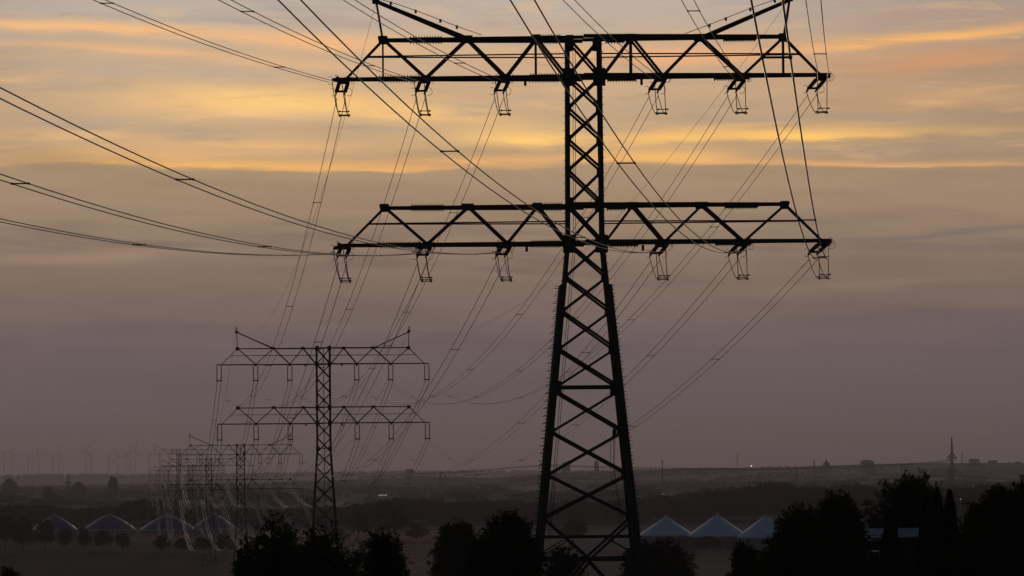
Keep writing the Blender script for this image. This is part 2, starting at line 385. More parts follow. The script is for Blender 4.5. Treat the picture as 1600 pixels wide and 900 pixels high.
# ------------------------------------------------------------------ pylons
LINE_ANG = R(5.8)
TOPX = [2.9, 7.13, 12.22]; BOTX = [4.78, 9.66, 14.5]
SLOTS = [-14.85, -9.66, -4.78, 4.78, 9.66, 14.85]
def arm_parts(zb, zt, hw, root, S_, mw, upper, tension):
    """a crossarm from zb (bottom chord) to zt (top chord), hw = half depth of the body"""
    yw = lambda x: hw * max(0, 1 - (abs(x) - hw) / (15.0 - hw)) * .92 + .10
    ch = MB()
    for sy in (-1, 1):
        for sx in (-1, 1):
            ch.angle((sx * 0, sy * yw(hw), zb), (sx * 15.0, sy * yw(15.0), zb), mw, 1, -sy)
            ch.angle((sx * 0, sy * yw(hw), zt), (sx * 7.13, sy * yw(7.13), zt), mw, 1, -sy)
            ch.angle((sx * 7.13, sy * yw(7.13), zt), (sx * 12.22, sy * yw(12.22), zt), mw * .85, 1, -sy)
    for sx in (-1, 1): ch.box((sx * 15.0, 0, zb), (.18, .5, mw * 1.15))
    arm = ch.build('crossarm', S_, root)
    dg = MB(); dw = mw * .72
    for sy in (-1, 1):
        for sx in (-1, 1):
            pts = [(hw * 1.05, zb), (TOPX[0], zt), (BOTX[0], zb), (TOPX[1], zt), (BOTX[1], zb), (TOPX[2], zt), (BOTX[2], zb)]
            for i, ((x0, z0), (x1, z1)) in enumerate(zip(pts, pts[1:])):
                w = dw * (1.0 if i not in (5,) else .8)
                dg.angle((sx * x0, sy * yw(x0) * .97, z0), (sx * x1, sy * yw(x1) * .97, z1), w, 1, -sy)
                dg.build('diagonal_brace', S_, arm); dg = MB()
    ti = MB(); zm = zb + (zt - zb) * .56; tw = mw * .36
    for sy in (-1, 1):
        for sx in (-1, 1):
            ti.bar((sx * hw, sy * yw(hw), zm), (sx * 13.25, sy * yw(13.25), zm), tw)
            if upper and tension:
                for xv in (TOPX[0], TOPX[2]): q = MB(); q.bar((sx * xv, sy * yw(xv), zb), (sx * xv, sy * yw(xv), zt), tw * 1.3); q.build('vertical_strut', S_, arm)
            ti.build('tie_bar', S_, arm); ti = MB()
    for sx in (-1, 1):             # plan bracing between the two faces
        xs = [hw] + sorted(BOTX + TOPX)
        for i, x in enumerate(xs):
            ti.bar((sx * x, -yw(x), zb), (sx * x, yw(x), zb), tw)
            if i: ti.bar((sx * xs[i - 1], -yw(xs[i - 1]) * (1 if i % 2 else -1), zb), (sx * x, yw(x) * (1 if i % 2 else -1), zb), tw)
        for x in TOPX: ti.bar((sx * x, -yw(x), zt), (sx * x, yw(x), zt), tw)
        ti.build('plan_lattice', S_, arm); ti = MB()
    gp = MB(); g = mw * 2.1
    for sy in (-1, 1):
        for sx in (-1, 1):
            for x, z in [(x, zt - mw * .35) for x in TOPX] + [(x, zb + mw * .35) for x in BOTX[:2]]:
                w = g * (1.25 if x == TOPX[1] else 1)
                a, b = (w, w * .62) if z > zb + .5 else (w * .62, w)
                y = sy * (yw(x) + .035)
                zz = z + .12 if z > zb + .5 else z - .12
                gp.quadbox([(sx * x - a / 2, y - .015, zz - .2), (sx * x + a / 2, y - .015, zz - .2), (sx * x + a / 2, y + .015, zz - .2), (sx * x - a / 2, y + .015, zz - .2),
                            (sx * x - b / 2, y - .015, zz + .2), (sx * x + b / 2, y - .015, zz + .2), (sx * x + b / 2, y + .015, zz + .2), (sx * x - b / 2, y + .015, zz + .2)]
                           if z < zb + .5 else
                           [(sx * x - b * .8, y - .015, zz - .22), (sx * x + b * .8, y - .015, zz - .22), (sx * x + b * .8, y + .015, zz - .22), (sx * x - b * .8, y + .015, zz - .22),
                            (sx * x - a * .7, y - .015, zz + .12), (sx * x + a * .7, y - .015, zz + .12), (sx * x + a * .7, y + .015, zz + .12), (sx * x - a * .7, y + .015, zz + .12)])
                if tension: gp.build('gusset_plate', S_, arm); gp = MB()
            gp.box((sx * 12.22, sy * (yw(12.22) + .03), zt - .02), (.50, .03, .46))
            if tension: gp.build('gusset_plate', S_, arm); gp = MB()
    if not tension: gp.build('gusset_plate_pattern', S_, arm)
    if tension:
        for sx in (-1, 1):
            for x0, x1, z in ((8.0 * 1, 10.2, zb) if sx > 0 else (10.0, 12.6, zb), (8.6, 10.6, zt), (1.5, 3.3, zb), (1.4, 2.6, zt)):
                for sy in (-1, 1):
                    bo = MB(); x = x0 + .05
                    bo.bar((sx * x0, sy * yw(x0), z - mw * .15), (sx * x1, sy * yw(x1), z - mw * .15), .06, mw + .02)
                    while x < x1:
                        bo.box((sx * x, sy * yw(x), z - mw * .15), (.05, .11, mw + .17)); x += .17
                    bo.build('splice_bolt', S_, arm)
            bo = MB(); bo.box((sx * 3.55, 0, zb - .32), (.16, .05, .36)); bo.build('number_tag', S_, arm)
    else:
        bo = MB()
        for sx in (-1, 1): bo = MB(); bo.box((sx * 2.6, -hw, zb - .2), (.22, .05, .3)); bo.build('number_tag', S_, arm)
    if upper:
        for sx in (-1, 1):
            pk = MB(); zp = zt + 2.3
            for sy in (-1, 1):
                xp = 12.62 if tension else 12.3
                pk.angle((sx * 12.25, sy * yw(12.22), zt), (sx * xp, sy * .1, zp), mw * .6, 1, -sy)
                pk.angle((sx * xp, sy * .1, zp), (sx * 7.3, sy * yw(7.3), zt + .05), mw * .95, 1, -sy)
            xp = 12.62 if tension else 12.3
            for u in (.2, .42, .64, .84):
                x = xp + (7.3 - xp) * u; z = zp + (zt - zp) * u; pk.bar((sx * x, -yw(7.3) * u, z), (sx * x, yw(7.3) * u, z), mw * .4)
            pk.box((sx * xp, 0, zp + .05), (.45, .32, .3))
            p = pk.build('earth_wire_peak', S_, arm)
            if not tension:
                cl = MB(); cl.tube([(sx * 12.35 + .16 * cos(a), 0, zp + .45 + .22 * sin(a)) for a in np.linspace(0, 2 * pi, 11)], .035, 5)
                cl.tube([(sx * 12.35, 0, zp + .15), (sx * 12.35, 0, zp + .95)], .035, 5); cl.build('earth_wire_clamp', S_, arm)
            else:
                cl = MB(); pth = []
                for u in np.linspace(0, 1, 14):
                    x = 12.7 + (6.2 - 12.7) * u; z = zp + .15 + (zt - zp) * u + .05 + .16 * sin(pi * min(1, u * 1.15)) * (1 - u)
                    pth.append((sx * x, -.5, z))
                cl.tube(pth, .022, 5)
                for u in (2, 5, 8, 10): cl.box((pth[u][0], -.5, pth[u][2] - .06), (.14, .1, .22))
                cl.build('earth_wire_jumper', ALU, arm)
    return arm

def disc_string(p, q, n, r0, r1):
    m = MB(); p, q = Vector(p), Vector(q); path = []; rad = []
    for i in range(n):
        u = i / n
        for du, r in ((0, r0), (.35 / n, r1), (.6 / n, r1 * .85), (.72 / n, r0)):
            path.append(p.lerp(q, .06 + .88 * (u + du))); rad.append(r)
    m.tube([p] + path + [q], [r0] + rad + [r0], 8)
    return m

def body_parts(zs, halfw, root, S_, lw, bw, pegs_from=None, skip_x=()):
    """zs: node heights (top to bottom); halfw(z) half width; legs as four parts, lattice as one part per face"""
    for sx in (-1, 1):
        for sy in (-1, 1):
            m = MB()
            for z0, z1 in zip(zs, zs[1:]):
                m.angle((sx * halfw(z0), sy * halfw(z0), z0), (sx * halfw(z1), sy * halfw(z1), z1), lw, -sx, -sy)
            if pegs_from is not None:       # doubled angle lower down, with step bolts
                zt_, zbm = pegs_from
                o = .16
                m.angle((sx * (halfw(zt_) + o), sy * halfw(zt_), zt_), (sx * (halfw(zbm) + o), sy * halfw(zbm), zbm), lw * 1.15, -sx, -sy)
                z = zs[0]
                while z > zbm:
                    inside = z < zt_
                    x = sx * (halfw(z) + (.30 if inside else .10))
                    l = .20 if inside and sx < 0 else (.10 if inside else .05)
                    m.bar((x - sx * .1, sy * halfw(z), z), (x + sx * l, sy * halfw(z), z), .04)
                    if inside: m.box((sx * (halfw(z) + .1), sy * halfw(z), z - .2), (.5, .05, .06))
                    z -= .46
            m.build('leg', S_, root)
    for face in range(4):
        m = MB()
        for i, (z0, z1) in enumerate(zip(zs, zs[1:])):
            if i in skip_x: continue
            a, b = halfw(z0), halfw(z1)
            if face < 2:
                sy = -1 if face == 0 else 1
                m.angle((-a, sy * a, z0), (b, sy * b, z1), bw, 1, -sy); m.angle((a, sy * (a - .06), z0), (-b, sy * (b - .06), z1), bw * .85, 1, -sy)
            else:
                sx = -1 if face == 2 else 1
                m.angle((sx * a, -a, z0), (sx * b, b, z1), bw, -sx, 1); m.angle((sx * (a - .06), a, z0), (sx * (b - .06), -b, z1), bw * .85, -sx, 1)
        m.build('lattice_bracing', S_, root)

# ---- the nearest pylon (a tension pylon)
D1 = 230.5; X1 = 4.466
ZB1 = -9.1
zz = lambda y: (HORIZON - y) / 25.6 - ZB1      # pixel row on the nearest pylon -> height above its foot
T1 = empty('lattice_pylon', (X1, D1, ZB1), R(1.0))
tag(T1, 'huge nearest lattice pylon with two broad crossarms and short tension insulators', 'pylon', 'lattice pylons of the main power line')
kink = zz(383)
def hw1(z):
    return (31.0 + 2.0 * min(1, max(0, (zz(61) - z) / (zz(61) - kink))) - 5) / 25.6 if z > kink else (28.0 + (kink - z) * 25.6 * .0985) / 25.6
rows = [61, 121.5, 171, 220, 268, 321, 381, 434, 488, 547, 607]
body_rows = rows + [612, 676, 743, 810]
zs1 = [zz(r) for r in body_rows]
body_parts(zs1 + [0.0], hw1, T1, STEEL, .25, .155, pegs_from=(zz(447), 0.0), skip_x=(10, 14))
def brace(p, q, w, sx, sy, nm='horizontal_brace'):
    m = MB(); m.angle(p, q, w, sx, sy); m.build(nm, STEEL, T1)
for sy in (-1, 1):                              # horizontals and the K bracing near the foot
    for r, w in ((607, .17), (840, .10), (875, .16), (121.5, .16), (321, .14), (381, .16)):
        a = hw1(zz(r)); brace((-a, sy * a, zz(r)), (a, sy * a, zz(r)), w, 1, -sy)
    a, b, c = hw1(zz(810)), hw1(zz(873)), hw1(0)
    for sx in (-1, 1):
        brace((sx * a, sy * a, zz(810)), (0, sy * b, zz(873)), .17, 1, -sy, 'foot_brace')
        brace((0, sy * b, zz(877)), (sx * c, sy * c, 0.02), .17, 1, -sy, 'foot_brace')
        brace((sx * hw1(zz(864)), sy * hw1(zz(864)), zz(868)), (sx * 1.35, sy * hw1(zz(845)), zz(845)), .08, 1, -sy, 'foot_brace')
for sx in (-1, 1):
    for r in (607, 875, 121.5, 321, 381): a = hw1(zz(r)); brace((sx * a, -a, zz(r)), (sx * a, a, zz(r)), .14, -sx, 1)
    a, b, c = hw1(zz(810)), hw1(zz(873)), hw1(0)
    for sy in (-1, 1):
        brace((sx * a, sy * a, zz(810)), (sx * b, 0, zz(873)), .17, -sx, 1, 'foot_brace'); brace((sx * b, 0, zz(877)), (sx * c, sy * c, 0.02), .17, -sx, 1, 'foot_brace')
for r in rows + [612, 676, 743, 810]:
    if r == 612: continue
    z = zz(r) - (.28 if r == 61 else 0); a = hw1(z)
    big = .62 if r in (61, 121.5, 321, 381, 607) else .40
    for sy in (-1, 1):
        for sx in (-1, 1):
            m = MB(); m.box((sx * (a - big * .28), sy * (a + .03), z), (big * .75, .025, big * 1.25))
            if r in (121.5, 381) and sy < 0: m.box((sx * (a - .1), -a - .055, z - .1), (.75, .025, 1.1))
            m.build('gusset_plate', STEEL, T1)
m = MB()                                         # fibre downlead cables and joint box inside the body
for o in (.28, .42):
    m = MB(); m.tube([(-hw1(z) + o + .1, -hw1(z) + .5, z) for z in np.linspace(zz(75), zz(836), 24)], .018, 5); m.build('downlead_cable', STEEL, T1)
for o in (0, .16, .5):
    m = MB(); m.tube([(hw1(z) - .62 - o * .5 - .45 * sin(max(0, min(1, (zz(690) - z) / 5.)) * pi) * .5, -hw1(z) + .3, z) for z in np.linspace(zz(684), zz(826), 20)], .016, 5); m.build('downlead_cable', STEEL, T1)
m = MB(); zc = zz(678); a = hw1(zc); m.tube([(a - .62, -a, zc - .30), (a - .62, -a, zc - .24), (a - .62, -a, zc + .12), (a - .62, -a, zc + .2), (a - .62, -a, zc + .32)], [.11, .13, .13, .09, .05], 10)
m.build('joint_box', STEEL, T1)
ARMS1 = []
for up_, zb_, zt_ in ((True, 121.5, 61.0), (False, 380.7, 323.0)):
    arm = arm_parts(zz(zb_), zz(zt_), hw1(zz(zb_)) + .02, T1, STEEL, .215, up_, True)
    for a in [-14.6] + SLOTS[1:5] + [14.6]:
        z = zz(zb_) - .12
        sep_ = .27; DF, DN = Vector((-.1, .99, -.13)), Vector((-.1, -.99, -.085))
        strings = []
        for Dv in (DF, DN):
            yk = MB(); o = Vector((a, 0, z)); o += Vector((0, .15 if Dv.y > 0 else -.15, 0))
            e0, e1 = o + Dv * .45, o + Dv * 2.75
            yk.bar(e0 + Vector((-sep_ - .1, 0, 0)), e0 + Vector((sep_ + .1, 0, 0)), .07, .16)
            for sx in (-1, 1): yk.bar(o + Vector((sx * .14, 0, .1)), e0 + Vector((sx * sep_, 0, 0)), .06)
            yk.build('insulator_yoke', STEEL, arm); yk = MB(); yk.bar(e1 + Vector((-sep_ - .12, 0, 0)), e1 + Vector((sep_ + .12, 0, 0)), .07, .13)
            for sx in (-1, 1):
                yk.bar(e1 + Vector((sx * sep_, 0, .0)), o + Dv * 3.45 + Vector((sx * sep_, 0, -.04)), .085)
                strings.append(disc_string(e0 + Vector((sx * sep_, 0, 0)), e1 + Vector((sx * sep_, 0, 0)), 15, .05, .125))
                rc = e1 + Vector((sx * (sep_ + .1), 0, -.05))
                ring = MB(); ring.tube([rc + Vector((sx * .12 + .20 * cos(t), 0, .24 * sin(t))) for t in np.linspace(-2.2, 2.2, 9)], .014, 4); ring.build('arcing_ring', STEEL, arm)
                rc = e0 + Vector((sx * (sep_ + .05), 0, .1))
                ring = MB(); ring.tube([rc + Vector((sx * .1 + .16 * cos(t), 0, .24 * sin(t))) for t in np.linspace(-1.2, 2.4, 8)], .014, 4); ring.build('arcing_ring', STEEL, arm)
            yk.build('insulator_clamp', STEEL, arm)
        for s_ in strings: s_.build('insulator_string', PORC, arm)
        jm = MB(); zbot = zz(zb_) - 2.32
        oF = Vector((a, .15, z)) + DF * 3.45; oN = Vector((a, -.15, z)) + DN * 3.45
        for sx in (-1, 1):
            pth = []
            for u in np.linspace(-1, 1, 25):
                e = oF if u > 0 else oN
                k = abs(u); y = e.y * k
                x = a + (e.x - a) * k; zq = zbot + (e.z - .1 - zbot) * k ** 1.7
                pth.append((x + sx * sep_ * (.98 + .1 * k), y * .96, zq))
            jm.tube(pth, .026, 5)
        for y_, k in ((-1.0, .22), (.9, .2), (-.2, .02)):
            zq = zbot + .03 + (2.3 - .6) * (abs(y_) / 3.5) ** 1.7
            jm.bar((a - .34, y_, zq), (a + .34, y_, zq), .05)
            for sx in (-1, 1): jm.box((a + sx * sep_, y_, zq), (.1, .12, .1))
        jm.build('jumper_loop', ALU, arm)

# ---- the suspension pylons behind it
def make_suspension(name, x, y, zUb, base, detail=True, arms_from=None):
    T = empty(name, (x, y, base), LINE_ANG)
    off = -base + zUb           # height of the upper crossarm's bottom chord
    zU, zL = off, off - 8.45
    kz = zL - 3.6
    hw = lambda z: .98 + max(0, kz - z) * .064
    zs = [zU + 2.28, zU]; z = zU
    while z - 2.1 > zL + 2.2: z -= (zU - zL - 2.28) / 3; zs.append(z)
    zs += [zL]
    z = zL
    while z > 1.2:
        z -= 2.08 * hw(z) * 1.02; zs.append(max(0, z))
    if zs[-1] > 0: zs[-1] = 0.
    zs = sorted(set(round(q, 3) for q in zs), reverse=True)
    body_parts(zs, hw, T, FARSTEEL, .20, .125)
    m = MB(); m.bar((0, -hw(zU) - .05, zU + 2.28), (0, -hw(kz) - .05, kz), .09); m.bar((0, -hw(kz) - .05, kz), (0, -hw(0.) - .05, 0.), .09)
    zz_ = zU
    m.build('climbing_rail', FARSTEEL, T)
    m = MB()
    for zq in (zU + 2.28, zU, zL + 2.28, zL, kz):
        a = hw(zq)
        for sy in (-1, 1): m.angle((-a, sy * a, zq), (a, sy * a, zq), .13, 1, -sy)
        for sx in (-1, 1): m.angle((sx * a, -a, zq), (sx * a, a, zq), .13, -sx, 1)
        for sy in (-1, 1):
            for sx in (-1, 1): m.box((sx * (a - .1), sy * (a + .03), zq), (.42, .03, .62))
    m.build('horizontal_lattice', FARSTEEL, T)
    if arms_from is None:
        arms = []
        for up_, zb in ((True, 0.0), (False, -8.45)):
            arm = arm_parts(zb, zb + 2.28, 1.0, T, FARSTEEL, .15, up_, False)
            for a in SLOTS:
                yk = MB(); yk.bar((a - .42, 0, zb - 2.28), (a + .42, 0, zb - 2.28), .1, .16)
                for sx in (-1, 1):
                    yk.bar((a + sx * .31, 0, zb), (a + sx * .31, 0, zb - .25), .06); yk.bar((a + sx * .28, 0, zb - 2.3), (a + sx * .28, 0, zb - 2.62), .06)
                    yk.bar((a + sx * .28, -.35, zb - 2.62), (a + sx * .28, .35, zb - 2.62), .07)
                    yk.bar((a + sx * .31, 0, zb - 1.9), (a + sx * .52, 0, zb - 1.82), .03)
                    disc_string((a + sx * .31, 0, zb - .2), (a + sx * .31, 0, zb - 2.25), 12, .05, .075).build('insulator_string', PORC, arm)
                yk.build('insulator_yoke', FARSTEEL, arm)
            arm.location = (0, 0, off); arms.append(arm)
        return T, arms
    arms = [copy_tree(a, T) for a in arms_from]
    for a in arms: a.location = (0, 0, off)
    return T, arms
pyl = [('T2', 539.6, 504.0, 15.6, None), ('T3', 926.6, 373.6, 4.8, None), ('T4', 1264, 323.8, 2.8, None), ('T5', 1648, 295.2, 1.6, None), ('T6', 1967, 276.2, 10.7, None), ('T7', 2380, 262.7, -6.0, None)]
labels = ['second lattice pylon along the line, slender with long hanging insulator pairs',
          'third lattice pylon along the line, rising behind the left shrubs',
          'fourth lattice pylon along the line, between the third and the hazier ones',
          'fifth lattice pylon along the line, small and half hidden in the cluster',
          'sixth lattice pylon along the line, standing taller than the fifth beside it',
          'last and faintest lattice pylon of the line, with its arms below the horizon']
TW = []; ARM0 = None
for (nm, d, xp, zUb, _), lab in zip(pyl, labels):
    x = (xp - 800) / F * d
    T, arms = make_suspension('lattice_pylon', x, d, zUb, ground(x, d), arms_from=ARM0)
    if ARM0 is None: ARM0 = arms
    tag(T, lab, 'pylon', 'lattice pylons of the main power line')
    TW.append((x, d, zUb))

# ------------------------------------------------------------------ power cables
SLOTN = ['outer left', 'middle left', 'inner left', 'inner right', 'middle right', 'outer right']
def twin(paths, r, spacers, label, group, name='twin_power_cable', parts=True, sr=.028):
    root = empty(name, paths[0][0]) if parts else None
    o0 = Vector(paths[0][0]) if parts else Vector((0, 0, 0))
    if parts:
        for p in paths:
            m = MB(); m.tube([Vector(q) - o0 for q in p], r, 6); m.build('conductor', ALU, root, True)
        for (i, u) in spacers:
            a = Vector(paths[0][i]).lerp(Vector(paths[0][i + 1]), u) - o0; b = Vector(paths[1][i]).lerp(Vector(paths[1][i + 1]), u) - o0
            da = (Vector(paths[0][i + 1]) - Vector(paths[0][i])).normalized() * .14
            m = MB(); m.bar(a, b, sr * 1.5)
            for q in (a, b): m.tube([q - da, q - da * .5, q + da * .5, q + da], [sr * .8, sr * 1.5, sr * 1.5, sr * .8], 6)
            m.build('spacer', STEEL, root)
        return tag(root, label, 'power cable', group)
    m = MB()
    for p in paths: m.tube(p, r, 5)
    for (i, u) in spacers:
        a = Vector(paths[0][i]).lerp(Vector(paths[0][i + 1]), u); b = Vector(paths[1][i]).lerp(Vector(paths[1][i + 1]), u)
        m.bar(a, b, sr * 1.6)
        for q in (a, b): m.box(q, (sr * 3, sr * 6, sr * 3))
    return tag(m.build(name, ALU2, None, True), label, 'power cable', group)
def sag_path(p, q, sag, n):
    p, q = Vector(p), Vector(q); out = []
    for i in range(n + 1):
        u = i / n; w = p.lerp(q, u); w.z -= 4 * sag * u * (1 - u); out.append(w)
    return out
def spacer_list(L, n, first, step):
    out = []; s = first
    while s < L - 12:
        t = s / L * n; i = int(t); out.append((min(i, n - 1), t - i)); s += step
    return out
# overhead span from the nearest pylon towards and over the camera (slope in plan, slope and curvature in height)
OVER = {('lower', 0): (-.1072, -.0705, .000325), ('lower', 1): (-.0994, -.0738, .000343), ('lower', 2): (-.0951, -.0719, .000333),
        ('lower', 3): (-.1040, -.0735, .000420), ('lower', 4): (-.095, -.0745, .000377), ('lower', 5): (-.0899, -.0842, .000311),
        ('upper', 0): (-.1298, -.0578, .000298), ('upper', 1): (-.1108, -.0644, .000290), ('upper', 2): (-.1250, -.0511, .000306),
        ('upper', 3): (-.1191, -.0476, .000292), ('upper', 4): (-.097, -.0673, .000298), ('upper', 5): (-.0886, -.1000, .000291)}
for (lev, k), (s_, b_, c_) in OVER.items():
    a = SLOTS[k]; z1 = 13.45 if lev == 'lower' else 23.7
    paths = []
    for sx in (-1, 1):
        pth = []
        for t in np.concatenate([np.linspace(3.5, 40, 14), np.linspace(44, 345, 60)]):
            pth.append((X1 + a - (.25 * max(0, 1 - t / 40) * np.sign(a) if abs(a) > 12 else 0) + s_ * t + sx * .27, D1 - t, z1 + b_ * t + c_ * t * t))
        paths.append(pth)
    sp = []
    for t in {('lower', 5): (24, 62, 110, 158), ('lower', 4): (22, 62, 110, 158)}.get((lev, k), (20 + 3 * (k % 2), 60, 108, 155)):
        ts = list(np.concatenate([np.linspace(3.5, 40, 14), np.linspace(44, 345, 60)]))
        i = max(j for j in range(len(ts)) if ts[j] <= t); sp.append((i, (t - ts[i]) / (ts[i + 1] - ts[i])))
    twin(paths, .021, sp, 'twin cable from overhead to %s end point of nearest pylon\'s %s crossarm' % (SLOTN[k], lev), 'twin cables passing over the viewpoint')
def span(P, Q, tP, nm, sag, r, n, parts, group, label_fn, sstep_):
    (xa, da, ua), (xb, db, ub) = P, Q
    for lev, dz in (('upper', 0), ('lower', -8.45)):
        for k, a in enumerate(SLOTS):
            ca, sa = cos(LINE_ANG), sin(LINE_ANG); paths = []
            for sx in (-1, 1):
                if tP:    # leaves the tension pylon
                    z = 23.55 if lev == 'upper' else 13.35
                    p = (X1 + max(-14.6, min(14.6, a)) + sx * .27 - .36, D1 + 3.5, z - .35)
                else: p = (xa + (a + sx * .28) * ca, da + a * sa, ua + dz - 2.62)
                q = (xb + (a + sx * .28) * ca, db + a * sa, ub + dz - 2.62)
                sg = sag * (1.1 if (tP and lev == 'upper') else 1)
                paths.append(sag_path(p, q, sg, n))
            L = db - da
            twin(paths, r, spacer_list(L, n, 30 + 2 * k, sstep_), label_fn(lev, k), group, parts=parts, sr=.028 if tP else .04)
    # the two earth wires
    for side in (-1, 1):
        ca, sa = cos(LINE_ANG), sin(LINE_ANG)
        p = (X1 + side * 12.62, D1, zz(61) + 2.3 + ZB1) if tP else (xa + side * 12.35 * ca, da + side * 12.35 * sa, ua + 5.0)
        q = (xb + side * 12.35 * ca, db + side * 12.35 * sa, ub + 5.0)
        m = MB(); m.tube(sag_path(p, q, sag * .85, n), r * .6, 5)
        o = m.build('earth_wire', ALU, None, True)
        tag(o, 'thin single earth wire on %s side, from %s' % ('left' if side < 0 else 'right', nm), 'earth wire', 'earth wires along the pylon tops')
T1P = (X1, D1, 24.0)
span(T1P, TW[0], True, 'nearest to second pylon', 8.6, .019, 60, True, 'twin cables between nearest and second pylon',
     lambda lev, k: 'twin cable from nearest to second pylon, at %s point of %s crossarm' % (SLOTN[k], lev), 46)
span(TW[0], TW[1], False, 'second to third pylon', 13.9, .032, 44, True, 'twin cables between second and third pylon',
     lambda lev, k: 'twin cable from second to third pylon, at %s point of %s crossarm' % (SLOTN[k], lev), 60)
names = ['third to fourth', 'fourth to fifth', 'fifth to sixth', 'sixth to last']
for i in range(1, 5):
    L = TW[i + 1][1] - TW[i][1]
    span(TW[i], TW[i + 1], False, names[i - 1] + ' pylon', 11.5 * (L / 340) ** 2, .045, 30, False, 'twin cables from %s pylon' % names[i - 1],
         lambda lev, k, i=i: 'sagging cable pair from %s pylon, at %s point of %s crossarm' % (names[i - 1], SLOTN[k], lev), 70)
# earth wires over the viewpoint
for side in (-1, 1):
    m = MB(); m.tube([(X1 + side * 12.62 - .1 * t, D1 - t, zz(61) + 2.3 + ZB1 - .045 * t + .00026 * t * t) for t in np.linspace(0, 345, 40)], .012, 5)
    tag(m.build('earth_wire', ALU, None, True), 'thin single earth wire rising from %s peak of nearest pylon overhead' % ('left' if side < 0 else 'right'), 'earth wire', 'earth wires along the pylon tops')

# ------------------------------------------------------------------ trees
def quads_mesh(name, c, u, v):
    n = len(c); co = np.empty((n, 4, 3), np.float32)
    co[:, 0] = c - u; co[:, 1] = c - v; co[:, 2] = c + u; co[:, 3] = c + v
    me = bpy.data.meshes.new(name); me.vertices.add(n * 4); me.vertices.foreach_set('co', co.ravel())
    me.loops.add(n * 4); me.loops.foreach_set('vertex_index', np.arange(n * 4, dtype=np.int32))
    me.polygons.add(n); me.polygons.foreach_set('loop_start', np.arange(0, n * 4, 4, dtype=np.int32))
    me.polygons.foreach_set('loop_total', np.full(n, 4, np.int32)); me.update(); me.validate()
    return me
def unit(a): return a / np.maximum(1e-6, np.linalg.norm(a, axis=-1, keepdims=True))
def crown(name, seed, w, h, z0, leaf, lobes, twigs, per, droop=.25, asp=.38, squash=1.0, twig_len=.28):
    """leafy crown: lobes on a rough dome, twigs radiating from lobes, pairs of leaves along each twig"""
    rng = np.random.default_rng(seed)
    th = rng.uniform(0, 2 * pi, lobes); zc = rng.uniform(.12, .95, lobes)
    rr = np.sqrt(np.maximum(.04, 1 - (zc * 1.55 - .62) ** 2)) * rng.uniform(.40, .98, lobes) * (1 - .45 * zc ** 2)
    L = np.stack([rr * np.cos(th) * w * .40, rr * np.sin(th) * w * .40, z0 + zc * h * .86], 1)
    lr = rng.uniform(.14, .27, lobes) * w
    k = rng.integers(0, lobes, twigs)
    d = unit(rng.normal(size=(twigs, 3)) + np.array([0, 0, .25])); rad = rng.uniform(.15, 1, twigs) ** .6
    s = L[k] + d * (lr[k] * rad)[:, None] * np.array([1, 1, squash])
    out = unit(s - np.array([0, 0, z0 + h * .35])) * .8 + d * .7 + rng.normal(size=(twigs, 3)) * .35
    out = unit(out); tl = twig_len * w * .5 * rng.uniform(.5, 1.5, twigs)
    t = (np.arange(per) + .5) / per
    P = s[:, None, :] + out[:, None, :] * (tl[:, None] * t)[..., None]
    P[..., 2] -= droop * (tl[:, None] * t ** 2)
    side = unit(np.cross(out, rng.normal(size=(twigs, 3))))
    sg = np.where(np.arange(per) % 2 == 0, 1., -1.)
    ld = unit(side[:, None, :] * sg[None, :, None] + out[:, None, :] * .6 + rng.normal(size=(twigs, per, 3)) * .35)
    ls = leaf * rng.uniform(.6, 1.3, (twigs, per))
    c = P + ld * (ls * .9)[..., None]
    nrm = unit(rng.normal(size=(twigs, per, 3)) + np.array([0, 0, .6]))
    v = unit(np.cross(ld, nrm)) * (ls * asp)[..., None]; u = ld * ls[..., None]
    c = c.reshape(-1, 3)
    kx = w / np.ptp(np.percentile(c[:, 0], [.6, 99.4])); ky = w / np.ptp(np.percentile(c[:, 1], [.6, 99.4])); zt = np.percentile(c[:, 2], 99.6); kz = h / max(.1, zt - z0)
    K = np.array([kx, ky, kz]); O = np.array([0, 0, z0])
    c = (c - O) * K + O; L = (L - O) * K + O
    c[:, 2] = np.where(c[:, 2] < .03, .03 + rng.uniform(0, .3 * z0 + .05, len(c)), c[:, 2])
    me = quads_mesh(name, c, u.reshape(-1, 3), v.reshape(-1, 3))
    return me, L, lr
def trunk_mesh(name, seed, L, h, r, w, twiggy=True):
    rng = random.Random(seed); m = MB()
    top = h * .62; pts = [(0, 0, 0)]
    for i in range(1, 7): pts.append((rng.uniform(-.03, .03) * w * i / 3, rng.uniform(-.03, .03) * w * i / 3, top * i / 6))
    m.tube(pts, [r * (1.25 if i == 0 else 1 - .13 * i) for i in range(7)], 8)
    for l in L:
        i = rng.randint(2, 6); p = Vector(pts[i]); q = Vector(l); mid = p.lerp(q, .5) + Vector((0, 0, -.06 * w))
        r0 = r * (.5 - .04 * i)
        m.tube([p, p.lerp(mid, .5), mid, mid.lerp(q, .5), q], [r0, r0 * .8, r0 * .6, r0 * .4, r0 * .2], 6)
        if twiggy:
            for _ in range(3):
                e = q + Vector((rng.gauss(0, 1), rng.gauss(0, 1), abs(rng.gauss(0, 1)))) * w * .08
                m.tube([mid.lerp(q, .6), e], [r0 * .25, r0 * .08], 4)
    me = bpy.data.meshes.new(name); me.from_pydata(m.v, [], m.f); me.update(); return me
def tree(name, seed, pos, w, h, z0, label, cat, lm=LEAF, leaf=.07, lobes=26, twigs=900, per=14, r=None, group=None, rz=0, **kw):
    o = empty(name, pos, rz)
    me, L, lr = crown('crown', seed, w, h - z0, z0, leaf, lobes, twigs, per, **kw)
    link_mesh('crown', me, lm, o)
    link_mesh('trunk', trunk_mesh('trunk', seed, L, h, r or w * .03, w), BARK, o)
    return tag(o, label, cat, group)
